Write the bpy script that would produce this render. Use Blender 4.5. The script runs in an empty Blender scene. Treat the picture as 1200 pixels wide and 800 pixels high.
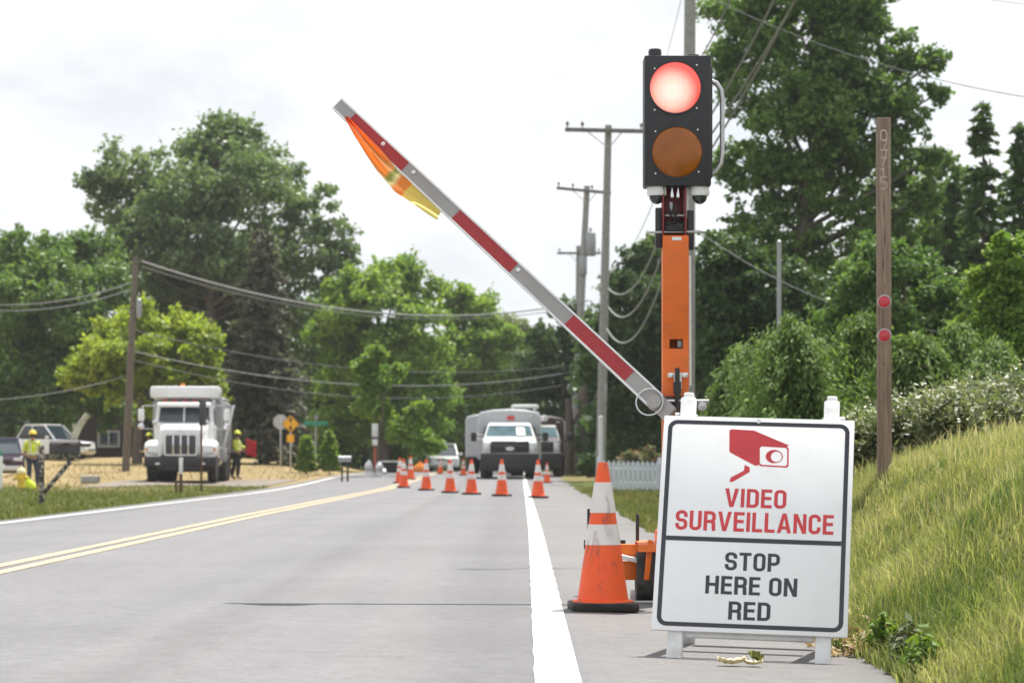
import bpy, bmesh, math, random
import numpy as np
from mathutils import Vector, Matrix, Euler, Quaternion

SC = bpy.context.scene
COL = SC.collection
F = 2833.0      # focal length in photo pixels (85 mm on a 36 mm sensor, 1200 px wide)
HZ = 537.0      # horizon row in the photo
H = 0.93        # camera height
rad = math.radians


def P(px, py, Y):
    return Vector(((px - 600) / F * Y, Y, H + (HZ - py) / F * Y))


def PX(px, Y):
    return (px - 600) / F * Y


def sst(a, b, x):
    t = min(1.0, max(0.0, (x - a) / (b - a)))
    return t * t * (3 - 2 * t)


# ------------------------------------------------------------------ ground
ROAD_L, ROAD_R = -7.55, 1.75


def road_z(Y):
    z = 0.22 * sst(70, 112, Y)
    if Y > 125:
        z -= min(2.2, (Y - 125) ** 2 * 0.0002)
    return z


def edge_r(Y):
    return 1.62 + 0.006 * min(Y, 60) + 0.05 * math.sin(Y * 0.9) + 0.03 * math.sin(Y * 2.3 + 1)


def ground_z(X, Y):
    rz = road_z(Y)
    er = edge_r(Y)
    if X >= 0.35:
        rz -= 0.028 * (min(X, er) - 0.35)
    z = rz
    if X > er:
        d = X - er
        k0 = 15.0 + 6.0 * min(1.0, d / 2.0)
        k = 1 - sst(k0, k0 + 10, Y)
        k *= 0.8 + 0.2 * sst(8, 13, Y)
        if d < 1.12:
            h = 0.86 * (d / 1.12) ** 1.08
        else:
            h = 0.86 + 0.40 * (1 - math.exp(-(d - 1.12) * 0.9))
        z += k * h
        z += 0.03 * math.sin(X * 2.1 + Y * 1.3) * min(1, d * 1.5) + 0.02 * math.sin(Y * 2.7 - X * 3.3) * min(1, d * 2)
        z += 0.9 * sst(8, 30, X) * (1 - k)
    if X < ROAD_L - 0.3:
        d = ROAD_L - 0.3 - X
        wl = sst(-13.2, -16.0, X) if False else 0
        y0 = 88.0
        if X < -13.5:
            y0 = 88 - 6 * min(1, (-13.5 - X) / 1.5)
        if X < -19:
            y0 = 82 + 18 * min(1, (-19 - X) / 2.0)
        z += 0.45 * sst(y0, y0 + 24, Y) * sst(0.5, 3.0, d)
        z += 0.28 * sst(104, 117, Y) * sst(2, 8, d)
        z += 0.04 * math.sin(X * 0.9 + Y * 0.31) * min(1, d * 0.5)
    return z


# ------------------------------------------------------------------ materials
def _nodes(name):
    m = bpy.data.materials.new(name)
    m.use_nodes = True
    nt = m.node_tree
    nt.nodes.clear()
    out = nt.nodes.new('ShaderNodeOutputMaterial')
    return m, nt, out


def N(nt, typ, **kw):
    n = nt.nodes.new(typ)
    for k, v in kw.items():
        if hasattr(n, k) and not k[0].isupper():
            setattr(n, k, v)
    return n


def ramp(nt, stops, interp='LINEAR'):
    r = nt.nodes.new('ShaderNodeValToRGB')
    r.color_ramp.interpolation = interp
    el = r.color_ramp.elements
    while len(el) > 1:
        el.remove(el[0])
    el[0].position = stops[0][0]
    el[0].color = (*stops[0][1], 1)
    for p, c in stops[1:]:
        e = el.new(p)
        e.color = (*c, 1)
    return r


def noise(nt, vec, scale, detail=4, rough=0.55, dist=0.0):
    n = nt.nodes.new('ShaderNodeTexNoise')
    n.inputs['Scale'].default_value = scale
    n.inputs['Detail'].default_value = detail
    n.inputs['Roughness'].default_value = rough
    n.inputs['Distortion'].default_value = dist
    if vec is not None:
        nt.links.new(vec, n.inputs['Vector'])
    return n


def mixc(nt, fac, a, b, mode='MIX'):
    m = nt.nodes.new('ShaderNodeMix')
    m.data_type = 'RGBA'
    m.blend_type = mode
    for sock, v in ((m.inputs[0], fac), (m.inputs[6], a), (m.inputs[7], b)):
        if hasattr(v, 'is_linked') or hasattr(v, 'links'):
            nt.links.new(v, sock)
        elif isinstance(v, (tuple, list)):
            sock.default_value = (*v[:3], 1)
        else:
            sock.default_value = v
    return m.outputs[2]


def mat(name, col, rough=0.6, metal=0.0, var=0.12, scale=8.0, bump=0.0, bscale=60.0, dirt=None, dirt_amt=0.5, dscale=3.0, spec=0.5, coat=0.0):
    m, nt, out = _nodes(name)
    b = N(nt, 'ShaderNodeBsdfPrincipled')
    nt.links.new(b.outputs[0], out.inputs[0])
    tc = N(nt, 'ShaderNodeTexCoord').outputs['Object']
    n1 = noise(nt, tc, scale)
    lo = tuple(max(0, c * (1 - var)) for c in col)
    hi = tuple(min(1, c * (1 + var)) for c in col)
    r = ramp(nt, [(0.3, lo), (0.7, hi)])
    nt.links.new(n1.outputs[0], r.inputs[0])
    c = r.outputs[0]
    if dirt:
        n2 = noise(nt, tc, dscale, 6, 0.65, 0.4)
        r2 = ramp(nt, [(0.5, (0, 0, 0)), (0.72, (dirt_amt,) * 3)])
        nt.links.new(n2.outputs[0], r2.inputs[0])
        c = mixc(nt, r2.outputs[0], c, dirt)
    nt.links.new(c, b.inputs['Base Color'])
    b.inputs['Roughness'].default_value = rough
    b.inputs['Metallic'].default_value = metal
    b.inputs['Specular IOR Level'].default_value = spec
    b.inputs['Coat Weight'].default_value = coat
    if bump:
        n3 = noise(nt, tc, bscale, 5)
        bp = N(nt, 'ShaderNodeBump')
        bp.inputs['Strength'].default_value = bump
        bp.inputs['Distance'].default_value = 0.01
        nt.links.new(n3.outputs[0], bp.inputs['Height'])
        nt.links.new(bp.outputs[0], b.inputs['Normal'])
    return m


def leaf_mat(name, cols, trans=0.35, rough=0.48, scale=0.35, spec=0.4):
    """foliage: hue varies from leaf to leaf and softly through the crown"""
    m, nt, out = _nodes(name)
    geo = N(nt, 'ShaderNodeNewGeometry')
    tc = N(nt, 'ShaderNodeTexCoord').outputs['Object']
    n1 = noise(nt, tc, scale, 3)
    add = N(nt, 'ShaderNodeMath', operation='MULTIPLY_ADD')
    nt.links.new(geo.outputs['Random Per Island'], add.inputs[0])
    add.inputs[1].default_value = 0.5
    sc = N(nt, 'ShaderNodeMath', operation='MULTIPLY_ADD')
    nt.links.new(n1.outputs[0], sc.inputs[0])
    sc.inputs[1].default_value = 1.5
    sc.inputs[2].default_value = -0.5
    nt.links.new(sc.outputs[0], add.inputs[2])
    k = len(cols) - 1
    r = ramp(nt, [(0.1 + 0.8 * i / k, c) for i, c in enumerate(cols)])
    nt.links.new(add.outputs[0], r.inputs[0])
    d = N(nt, 'ShaderNodeBsdfPrincipled')
    d.inputs['Roughness'].default_value = rough
    d.inputs['Specular IOR Level'].default_value = spec
    nt.links.new(r.outputs[0], d.inputs['Base Color'])
    t = N(nt, 'ShaderNodeBsdfTranslucent')
    yel = mixc(nt, 0.5, r.outputs[0], (1.6, 1.7, 0.5), 'MULTIPLY')
    nt.links.new(yel, t.inputs[0])
    mx = N(nt, 'ShaderNodeMixShader')
    mx.inputs[0].default_value = trans
    nt.links.new(d.outputs[0], mx.inputs[1])
    nt.links.new(t.outputs[0], mx.inputs[2])
    nt.links.new(mx.outputs[0], out.inputs[0])
    return m


# ------------------------------------------------------------------ mesh builder
class MB:
    def __init__(self):
        self.v, self.f, self.mi, self.sm = [], [], [], []

    def add(self, verts, faces, mi=0, smooth=False):
        o = len(self.v)
        self.v.extend([tuple(p) for p in verts])
        for f in faces:
            self.f.append(tuple(i + o for i in f))
            self.mi.append(mi)
            self.sm.append(smooth)
        return self

    def box(self, c, s, bev=0.0, rot=None, mi=0, taper=None, seg=2):
        """box centred at c with full size s; taper=(tx,ty) scales the top face"""
        bm = bmesh.new()
        bmesh.ops.create_cube(bm, size=1.0)
        for v in bm.verts:
            x, y, z = v.co
            if taper and z > 0:
                x *= taper[0]
                y *= taper[1]
            v.co = Vector((x * s[0], y * s[1], z * s[2]))
        if bev > 0:
            bmesh.ops.bevel(bm, geom=list(bm.edges), offset=bev, segments=seg, affect='EDGES', profile=0.5)
        M3 = Matrix.Identity(3) if rot is None else Euler(rot).to_matrix()
        c = Vector(c)
        bm.verts.ensure_lookup_table()
        bm.verts.index_update()
        bm.normal_update()
        n0 = len(self.f)
        self.add([M3 @ v.co + c for v in bm.verts], [[v.index for v in f.verts] for f in bm.faces], mi, bev > 0)
        if bev > 0:      # the six large faces stay flat, only the rounded edges are smooth
            for i, f in enumerate(bm.faces):
                if max(abs(q) for q in f.normal) > 0.97:
                    self.sm[n0 + i] = False
        bm.free()
        return self

    def tube(self, pts, r, n=10, mi=0, cap=True, smooth=True):
        pts = [Vector(p) for p in pts]
        if not isinstance(r, (list, tuple)):
            r = [r] * len(pts)
        o = []
        up = None
        for i, p in enumerate(pts):
            a = pts[max(0, i - 1)]
            b = pts[min(len(pts) - 1, i + 1)]
            d = (b - a).normalized()
            if up is None:
                up = Vector((0, 0, 1)) if abs(d.z) < 0.9 else Vector((0, 1, 0))
            u = d.cross(up)
            if u.length < 1e-5:
                u = d.orthogonal()
            u.normalize()
            w = u.cross(d).normalized()
            up = w
            for k in range(n):
                t = 2 * math.pi * k / n
                o.append(p + (u * math.cos(t) + w * math.sin(t)) * r[i])
        fs = []
        for i in range(len(pts) - 1):
            for k in range(n):
                k2 = (k + 1) % n
                fs.append((i * n + k, i * n + k2, (i + 1) * n + k2, (i + 1) * n + k))
        self.add(o, fs, mi, smooth)
        if cap:
            m = len(pts) - 1
            self.add(o[:n], [tuple(range(n - 1, -1, -1))], mi)
            self.add(o[m * n:], [tuple(range(n))], mi)
        return self

    def lathe(self, prof, n=24, c=(0, 0, 0), axis='Z', mi=0, smooth=True, mat3=None):
        """prof: list of (radius, height); revolved round axis"""
        c = Vector(c)
        o = []
        for (r, h) in prof:
            for k in range(n):
                t = 2 * math.pi * k / n
                x, y = r * math.cos(t), r * math.sin(t)
                q = {'Z': (x, y, h), 'Y': (x, h, y), 'X': (h, x, y)}[axis]
                q = Vector(q)
                if mat3 is not None:
                    q = mat3 @ q
                o.append(q + c)
        fs = []
        for i in range(len(prof) - 1):
            for k in range(n):
                k2 = (k + 1) % n
                fs.append((i * n + k, i * n + k2, (i + 1) * n + k2, (i + 1) * n + k))
        self.add(o, fs, mi, smooth)
        m = len(prof) - 1
        if prof[0][0] > 1e-4:
            self.add(o[:n], [tuple(range(n - 1, -1, -1))], mi)
        if prof[m][0] > 1e-4:
            self.add(o[m * n:], [tuple(range(n))], mi)
        return self

    def prism(self, poly, d0, d1, plane='XZ', off=(0, 0, 0), mi=0, smooth=False):
        """extrude a 2D polygon along the axis normal to plane between d0 and d1"""
        n = len(poly)
        off = Vector(off)

        def put(a, b, d):
            q = {'XZ': (a, d, b), 'YZ': (d, a, b), 'XY': (a, b, d)}[plane]
            return Vector(q) + off
        o = [put(a, b, d0) for a, b in poly] + [put(a, b, d1) for a, b in poly]
        fs = [tuple(range(n - 1, -1, -1)), tuple(range(n, 2 * n))]
        for i in range(n):
            j = (i + 1) % n
            fs.append((i, j, n + j, n + i))
        self.add(o, fs, mi, smooth)
        return self

    def xf(self, M4):
        self.v = [tuple(M4 @ Vector(p)) for p in self.v]
        return self

    def build(self, name, mats, parent=None, loc=None, rot=None, auto=True):
        if not isinstance(mats, (list, tuple)):
            mats = [mats]
        me = bpy.data.meshes.new(name)
        me.from_pydata(self.v, [], self.f)
        for m in mats:
            me.materials.append(m)
        me.polygons.foreach_set('material_index', self.mi)
        me.polygons.foreach_set('use_smooth', self.sm)
        bm = bmesh.new()
        bm.from_mesh(me)
        bmesh.ops.recalc_face_normals(bm, faces=bm.faces)
        bm.to_mesh(me)
        bm.free()
        me.update()
        if auto and any(self.sm):
            try:
                me.set_sharp_from_angle(angle=rad(40))
            except Exception:
                pass
        o = bpy.data.objects.new(name, me)
        COL.objects.link(o)
        if parent:
            o.parent = parent
        if loc is not None:
            o.location = loc
        if rot is not None:
            o.rotation_euler = rot
        return o


def tag(o, label=None, cat=None, group=None, kind=None):
    if label:
        o['label'] = label
    if cat:
        o['category'] = cat
    if group:
        o['group'] = group
    if kind:
        o['kind'] = kind
    return o


def thing(name, label, cat, loc=(0, 0, 0), rz=0.0, group=None, rot=None):
    o = bpy.data.objects.new(name, None)
    COL.objects.link(o)
    o.empty_display_size = 0.2
    o.location = loc
    o.rotation_euler = rot if rot else (0, 0, rz)
    return tag(o, label, cat, group)


def kids(o):
    return [c for c in bpy.data.objects if c.parent == o]


def dup(root, loc, rz=None, label=None, scale=None):
    def cp(o, par):
        c = o.copy()
        COL.objects.link(c)
        if par:
            c.parent = par
        for ch in kids(o):
            cp(ch, c)
        return c
    r = cp(root, None)
    r.location = loc
    if rz is not None:
        r.rotation_euler = (0, 0, rz)
    if label:
        r['label'] = label
    if scale:
        r.scale = scale
    return r


def np_mesh(name, V, Fq, mats, parent=None, smooth=False, mi=None):
    """V (n,3) float array, Fq (m,k) int array of k-gons"""
    me = bpy.data.meshes.new(name)
    k = Fq.shape[1]
    me.vertices.add(len(V))
    me.vertices.foreach_set('co', V.astype(np.float32).ravel())
    me.loops.add(Fq.size)
    me.loops.foreach_set('vertex_index', Fq.astype(np.int32).ravel())
    me.polygons.add(len(Fq))
    me.polygons.foreach_set('loop_start', np.arange(0, Fq.size, k, dtype=np.int32))
    if mi is not None:
        me.polygons.foreach_set('material_index', mi.astype(np.int32))
    if smooth:
        me.polygons.foreach_set('use_smooth', np.ones(len(Fq), dtype=bool))
    for m in (mats if isinstance(mats, (list, tuple)) else [mats]):
        me.materials.append(m)
    me.update(calc_edges=True)
    o = bpy.data.objects.new(name, me)
    COL.objects.link(o)
    if parent:
        o.parent = parent
    return o


RNG = np.random.default_rng(7)


def unit(a):
    return a / (np.linalg.norm(a, axis=1, keepdims=True) + 1e-9)


def leaf_quads(C, Nn, L, W, rng, droop=None):
    """rhombus leaves at centres C with normals Nn, lengths L, widths W; droop = optional axis directions"""
    n = len(C)
    if droop is None:
        t = rng.normal(size=(n, 3))
    else:
        t = droop
    t = unit(t - Nn * np.sum(t * Nn, axis=1, keepdims=True))
    b = np.cross(Nn, t)
    L = L[:, None] * 0.5
    W = W[:, None] * 0.5
    V = np.stack([C - t * L, C + b * W - t * L * 0.1, C + t * L, C - b * W - t * L * 0.1], axis=1).reshape(-1, 3)
    Fq = np.arange(4 * n).reshape(n, 4)
    return V, Fq
# ------------------------------------------------------------------ world, sun, camera
SUN_DIR = Vector((0.18, 0.38, 1.0)).normalized()
w = bpy.data.worlds.new("World")
SC.world = w
w.use_nodes = True
nt = w.node_tree
nt.nodes.clear()
wo = nt.nodes.new('ShaderNodeOutputWorld')
bg = nt.nodes.new('ShaderNodeBackground')
sky = nt.nodes.new('ShaderNodeTexSky')
sky.sky_type = 'NISHITA'
sky.sun_disc = False
sky.sun_elevation = math.asin(SUN_DIR.z)
sky.sun_rotation = math.atan2(SUN_DIR.x, SUN_DIR.y)
sky.air_density = 1.0
sky.dust_density = 2.0
tcw = nt.nodes.new('ShaderNodeTexCoord')
mp = nt.nodes.new('ShaderNodeMapping')
mp.inputs['Scale'].default_value = (1.0, 1.0, 2.0)
nt.links.new(tcw.outputs['Generated'], mp.inputs[0])
cn = noise(nt, mp.outputs[0], 2.6, 7, 0.55, 0.6)
cov = ramp(nt, [(0.18, (0.55,) * 3), (0.42, (0.97,) * 3)])
nt.links.new(cn.outputs[0], cov.inputs[0])
cn2 = noise(nt, mp.outputs[0], 7.5, 8, 0.58, 0.25)
shade = ramp(nt, [(0.36, (3.2, 3.32, 3.47)), (0.47, (3.72, 3.8, 3.9)), (0.6, (4.15, 4.17, 4.2))])
nt.links.new(cn2.outputs[0], shade.inputs[0])
skc = mixc(nt, cov.outputs[0], sky.outputs[0], shade.outputs[0])
nt.links.new(skc, bg.inputs[0])
bg.inputs[1].default_value = 0.1
nt.links.new(bg.outputs[0], wo.inputs[0])

sl = bpy.data.lights.new('sun', 'SUN')
sl.energy = 3.1
sl.angle = rad(0.6)
sl.color = (1.0, 0.955, 0.88)
so = bpy.data.objects.new('sun', sl)
COL.objects.link(so)
so.rotation_euler = (-SUN_DIR).to_track_quat('-Z', 'Y').to_euler()

cam = bpy.data.cameras.new('camera')
cam.lens = 85
cam.sensor_width = 36
cam.shift_y = 137 / 1200
cam.clip_end = 4000
cam.clip_start = 0.1
cam.dof.use_dof = True
cam.dof.focus_distance = 13.2
cam.dof.aperture_fstop = 5.0
co = bpy.data.objects.new('camera', cam)
COL.objects.link(co)
co.location = (0, 0, H)
co.rotation_euler = (rad(90), 0, 0)
SC.camera = co
SC.view_settings.view_transform = 'Standard'
SC.view_settings.look = 'None'
SC.view_settings.gamma = 1
SC.view_settings.use_curve_mapping = False
SC.view_settings.exposure = 1.42
SC.render.engine = 'CYCLES'
cy = SC.cycles
cy.max_bounces = 6
cy.diffuse_bounces = 3
cy.glossy_bounces = 2
cy.transmission_bounces = 3
cy.transparent_max_bounces = 6
cy.caustics_reflective = False
cy.caustics_refractive = False
cy.use_denoising = True
try:
    cy.denoiser = 'OPENIMAGEDENOISE'
    cy.denoising_input_passes = 'RGB_ALBEDO_NORMAL'
except Exception:
    pass
cy.sample_clamp_indirect = 4

# ------------------------------------------------------------------ common materials
m_white = mat('white_paint', (0.74, 0.75, 0.76), 0.35, var=0.04, scale=3, dirt=(0.45, 0.42, 0.37), dirt_amt=0.35, coat=0.3)
m_white_plastic = mat('white_plastic', (0.8, 0.81, 0.82), 0.45, var=0.04, scale=9, dirt=(0.45, 0.42, 0.38), dirt_amt=0.4, dscale=14)
m_tar = mat('tar_seal', (0.035, 0.034, 0.034), 0.6, var=0.2)
m_black = mat('black_plastic', (0.018, 0.018, 0.02), 0.45, var=0.25, scale=14)
m_blacksat = mat('black_rubber', (0.022, 0.021, 0.02), 0.8, var=0.3, scale=20, dirt=(0.12, 0.11, 0.1), dirt_amt=0.5, dscale=8)
m_steel = mat('galvanised_steel', (0.5, 0.5, 0.5), 0.4, 0.85, var=0.12, scale=25)
m_chrome = mat('chrome', (0.7, 0.7, 0.72), 0.18, 1.0, var=0.05)
m_greymetal = mat('grey_metal', (0.3, 0.31, 0.32), 0.45, 0.5, var=0.12, scale=12)
m_glass = mat('dark_glass', (0.02, 0.03, 0.04), 0.06, var=0.1, spec=0.8)
m_orange = mat('orange_powder_coat', (0.72, 0.14, 0.008), 0.5, var=0.06, scale=5, dirt=(0.3, 0.1, 0.03), dirt_amt=0.35, dscale=9)
m_red = mat('red_sheeting', (0.36, 0.022, 0.026), 0.4, var=0.08, scale=30)
m_wood_pole = mat('weathered_pole_wood', (0.2, 0.175, 0.155), 0.85, var=0.25, scale=7, bump=0.4, bscale=40)
m_green_sign = mat('green_sign_sheeting', (0.02, 0.22, 0.14), 0.4)
m_yellow_sign = mat('yellow_sign_sheeting', (0.85, 0.42, 0.01), 0.4, var=0.04)

# ------------------------------------------------------------------ terrain
mg, nt, out = _nodes('verge_ground')
bs = N(nt, 'ShaderNodeBsdfPrincipled')
bs.inputs['Roughness'].default_value = 0.95
bs.inputs['Specular IOR Level'].default_value = 0.1
nt.links.new(bs.outputs[0], out.inputs[0])
tc = N(nt, 'ShaderNodeTexCoord').outputs['Object']
sep = N(nt, 'ShaderNodeSeparateXYZ')
nt.links.new(tc, sep.inputs[0])
nb = noise(nt, tc, 0.22, 6, 0.6, 0.3)
nf = noise(nt, tc, 5.0, 6, 0.7)
nvf = noise(nt, tc, 38.0, 4, 0.7)
green = ramp(nt, [(0.3, (0.05, 0.075, 0.018)), (0.5, (0.09, 0.115, 0.03)), (0.7, (0.15, 0.155, 0.05))])
nt.links.new(nf.outputs[0], green.inputs[0])
tan = ramp(nt, [(0.3, (0.27, 0.205, 0.105)), (0.5, (0.31, 0.24, 0.125)), (0.72, (0.35, 0.28, 0.155))])
nt.links.new(nf.outputs[0], tan.inputs[0])
yr = N(nt, 'ShaderNodeMapRange')
nt.links.new(sep.outputs['Y'], yr.inputs[0])
yr.inputs[1].default_value = 56
yr.inputs[2].default_value = 92
yr.inputs[3].default_value = -0.35
yr.inputs[4].default_value = 0.42
ad = N(nt, 'ShaderNodeMath', operation='ADD')
nt.links.new(yr.outputs[0], ad.inputs[0])
nt.links.new(nb.outputs[0], ad.inputs[1])
xr = N(nt, 'ShaderNodeMapRange')            # dry lawn lies left of the road only
nt.links.new(sep.outputs['X'], xr.inputs[0])
xr.inputs[1].default_value = -4
xr.inputs[2].default_value = 0
xr.inputs[3].default_value = 0
xr.inputs[4].default_value = -0.4
ad2 = N(nt, 'ShaderNodeMath', operation='ADD')
nt.links.new(ad.outputs[0], ad2.inputs[0])
nt.links.new(xr.outputs[0], ad2.inputs[1])
tr = ramp(nt, [(0.46, (0, 0, 0)), (0.66, (1, 1, 1))])
nt.links.new(ad2.outputs[0], tr.inputs[0])
c = mixc(nt, tr.outputs[0], green.outputs[0], tan.outputs[0])
c = mixc(nt, 0.28, c, nvf.outputs[0], 'OVERLAY')
n_pat = noise(nt, tc, 0.9, 5, 0.65, 0.5)
c = mixc(nt, 0.3, c, n_pat.outputs[0], 'OVERLAY')
nt.links.new(c, bs.inputs['Base Color'])
bp = N(nt, 'ShaderNodeBump')
bp.inputs['Strength'].default_value = 0.9
bp.inputs['Distance'].default_value = 0.06
nt.links.new(nvf.outputs[0], bp.inputs['Height'])
nt.links.new(bp.outputs[0], bs.inputs['Normal'])

xs = [-900, -400, -200, -120, -80, -60, -50] + list(np.arange(-42, -16, 1.0)) + list(np.arange(-16, -8.5, 0.5)) + [-8.2, -8.0, -7.85, -7.6, -7.5, -7.4, -6, -4, -2, 0, 0.35, 0.9] \
    + list(np.arange(1.3, 2.5, 0.06)) + list(np.arange(2.5, 8, 0.25)) + list(np.arange(8, 42, 2)) + [50, 80, 120, 200, 400, 900]
ys = list(np.arange(-8, 8, 1.0)) + list(np.arange(8, 36, 0.3)) + list(np.arange(36, 70, 1.0)) + list(np.arange(70, 210, 2.0)) + [230, 260, 300, 400, 600, 1000, 2500]


def terr(X, Y):
    z = ground_z(X, Y)
    if ROAD_L + 0.05 < X < edge_r(Y) - 0.09:
        z -= 0.07
    return z


V = np.array([(x, y, terr(x, y)) for y in ys for x in xs])
nx = len(xs)
Fq = np.array([(j * nx + i, j * nx + i + 1, (j + 1) * nx + i + 1, (j + 1) * nx + i) for j in range(len(ys) - 1) for i in range(nx - 1)])
gr = np_mesh('ground', V, Fq, mg, smooth=True)
tag(gr, kind='structure')

# ------------------------------------------------------------------ road
ma, nt, out = _nodes('asphalt')
bs = N(nt, 'ShaderNodeBsdfPrincipled')
nt.links.new(bs.outputs[0], out.inputs[0])
tc = N(nt, 'ShaderNodeTexCoord').outputs['Object']
mpn = N(nt, 'ShaderNodeMapping')
mpn.inputs['Scale'].default_value = (1.3, 0.035, 1)
nt.links.new(tc, mpn.inputs[0])
streak = noise(nt, mpn.outputs[0], 1.0, 4, 0.55, 0.2)
blot = noise(nt, tc, 0.35, 5, 0.6)
fine = noise(nt, tc, 130.0, 3, 0.7)
mid = noise(nt, tc, 7.0, 5, 0.65)
r1 = ramp(nt, [(0.3, (0.124, 0.125, 0.134)), (0.55, (0.145, 0.145, 0.153)), (0.75, (0.156, 0.155, 0.16))])
nt.links.new(streak.outputs[0], r1.inputs[0])
sepx = N(nt, 'ShaderNodeSeparateXYZ')
nt.links.new(tc, sepx.inputs[0])
xw = ramp(nt, [(0.0, (0, 0, 0)), (1.0, (1, 1, 1))])
xm = N(nt, 'ShaderNodeMapRange')
nt.links.new(sepx.outputs['X'], xm.inputs[0])
xm.inputs[1].default_value = 0.30
xm.inputs[2].default_value = 0.42
nt.links.new(xm.outputs[0], xw.inputs[0])
r1c = mixc(nt, xw.outputs[0], r1.outputs[0], (0.142, 0.137, 0.138))
trk = ramp(nt, [(0.0, (1, 1, 1)), (0.30, (1, 1, 1)), (0.345, (0.84,) * 3), (0.40, (0.98,) * 3), (0.52, (1.0,) * 3), (0.60, (0.85,) * 3), (0.655, (0.86,) * 3), (0.72, (1, 1, 1))])
xt = N(nt, 'ShaderNodeMapRange')
nt.links.new(sepx.outputs['X'], xt.inputs[0])
xt.inputs[1].default_value = -3.6
xt.inputs[2].default_value = 2.0
nt.links.new(xt.outputs[0], trk.inputs[0])
r1c = mixc(nt, 1.0, r1c, trk.outputs[0], 'MULTIPLY')
c = mixc(nt, 0.24, r1c, blot.outputs[0], 'OVERLAY')
c = mixc(nt, 0.3, c, mid.outputs[0], 'OVERLAY')
grit = noise(nt, tc, 42.0, 3, 0.8)
c = mixc(nt, 0.4, c, grit.outputs[0], 'OVERLAY')
c = mixc(nt, 0.5, c, fine.outputs[0], 'OVERLAY')
vo = N(nt, 'ShaderNodeTexVoronoi', feature='DISTANCE_TO_EDGE')     # hairline cracks
vo.inputs['Scale'].default_value = 0.33
wob = noise(nt, tc, 1.2, 5, 0.7)
wv = N(nt, 'ShaderNodeVectorMath', operation='MULTIPLY_ADD')
nt.links.new(wob.outputs['Color'], wv.inputs[0])
wv.inputs[1].default_value = (1.3, 1.3, 0)
nt.links.new(tc, wv.inputs[2])
nt.links.new(wv.outputs[0], vo.inputs['Vector'])
cr = ramp(nt, [(0.0, (0.3,) * 3), (0.004, (0, 0, 0))])
nt.links.new(vo.outputs[0], cr.inputs[0])
c = mixc(nt, cr.outputs[0], c, (0.07, 0.068, 0.065))
nt.links.new(c, bs.inputs['Base Color'])
bs.inputs['Roughness'].default_value = 0.75
bs.inputs['Specular IOR Level'].default_value = 0.35
bp = N(nt, 'ShaderNodeBump')
bp.inputs['Strength'].default_value = 0.35
bp.inputs['Distance'].default_value = 0.004
nt.links.new(fine.outputs[0], bp.inputs['Height'])
nt.links.new(bp.outputs[0], bs.inputs['Normal'])

ry = list(np.arange(-8, 36, 0.4)) + list(np.arange(36, 130, 1.0)) + list(np.arange(130, 420, 4.0))


def strip(name, xfun, mats, lift, ylist, kind='structure', skirt=0.0):
    """a sheet following the road; xfun(Y) gives the list of x's across"""
    V, Fl = [], []
    n = None
    for Y in ylist:
        row = xfun(Y)
        pts = [(x, Y, ground_z(min(x, edge_r(Y)) if name == 'road' else x, Y) + lift) for x in row]
        if skirt:
            pts = [(pts[0][0] - 0.03, Y, pts[0][2] - skirt)] + pts + [(pts[-1][0] + 0.03, Y, pts[-1][2] - skirt)]
        n = len(pts)
        V += pts
    for j in range(len(ylist) - 1):
        for i in range(n - 1):
            Fl.append((j * n + i, j * n + i + 1, (j + 1) * n + i + 1, (j + 1) * n + i))
    o = np_mesh(name, np.array(V), np.array(Fl), mats, smooth=True)
    tag(o, kind=kind)
    return o


def road_x(Y):
    er = edge_r(Y) + 0.02 * math.sin(Y * 7.1) + 0.015 * math.sin(Y * 13.7)
    return [ROAD_L + 0.03 * math.sin(Y * 1.7), -6, -4, -2, -1, 0, 0.35, 0.8, 1.2, er]


strip('road', road_x, ma, 0.012, ry, skirt=0.07)


def interp(tab, Y):
    if Y <= tab[0][0]:
        return tab[0][1]
    for (a, x), (b, y) in zip(tab, tab[1:]):
        if Y <= b:
            return x + (y - x) * (Y - a) / (b - a)
    return tab[-1][1]


def paint(name, col, wear):
    m, nt, out = _nodes(name)
    b = N(nt, 'ShaderNodeBsdfPrincipled')
    b.inputs['Roughness'].default_value = 0.6
    nt.links.new(b.outputs[0], out.inputs[0])
    tc = N(nt, 'ShaderNodeTexCoord').outputs['Object']
    n1 = noise(nt, tc, 26, 8, 0.75)
    n2 = noise(nt, tc, 1.7, 5, 0.7)
    a = N(nt, 'ShaderNodeMath', operation='MULTIPLY_ADD')
    nt.links.new(n2.outputs[0], a.inputs[0])
    a.inputs[1].default_value = 0.5
    nt.links.new(n1.outputs[0], a.inputs[2])
    r = ramp(nt, [(wear, (1, 1, 1)), (wear + 0.13, (0, 0, 0))])
    nt.links.new(a.outputs[0], r.inputs[0])
    c = mixc(nt, r.outputs[0], col, (0.24, 0.23, 0.22))
    c2 = mixc(nt, 0.25, c, n2.outputs[0], 'OVERLAY')
    nt.links.new(c2, b.inputs['Base Color'])
    return m


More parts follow.
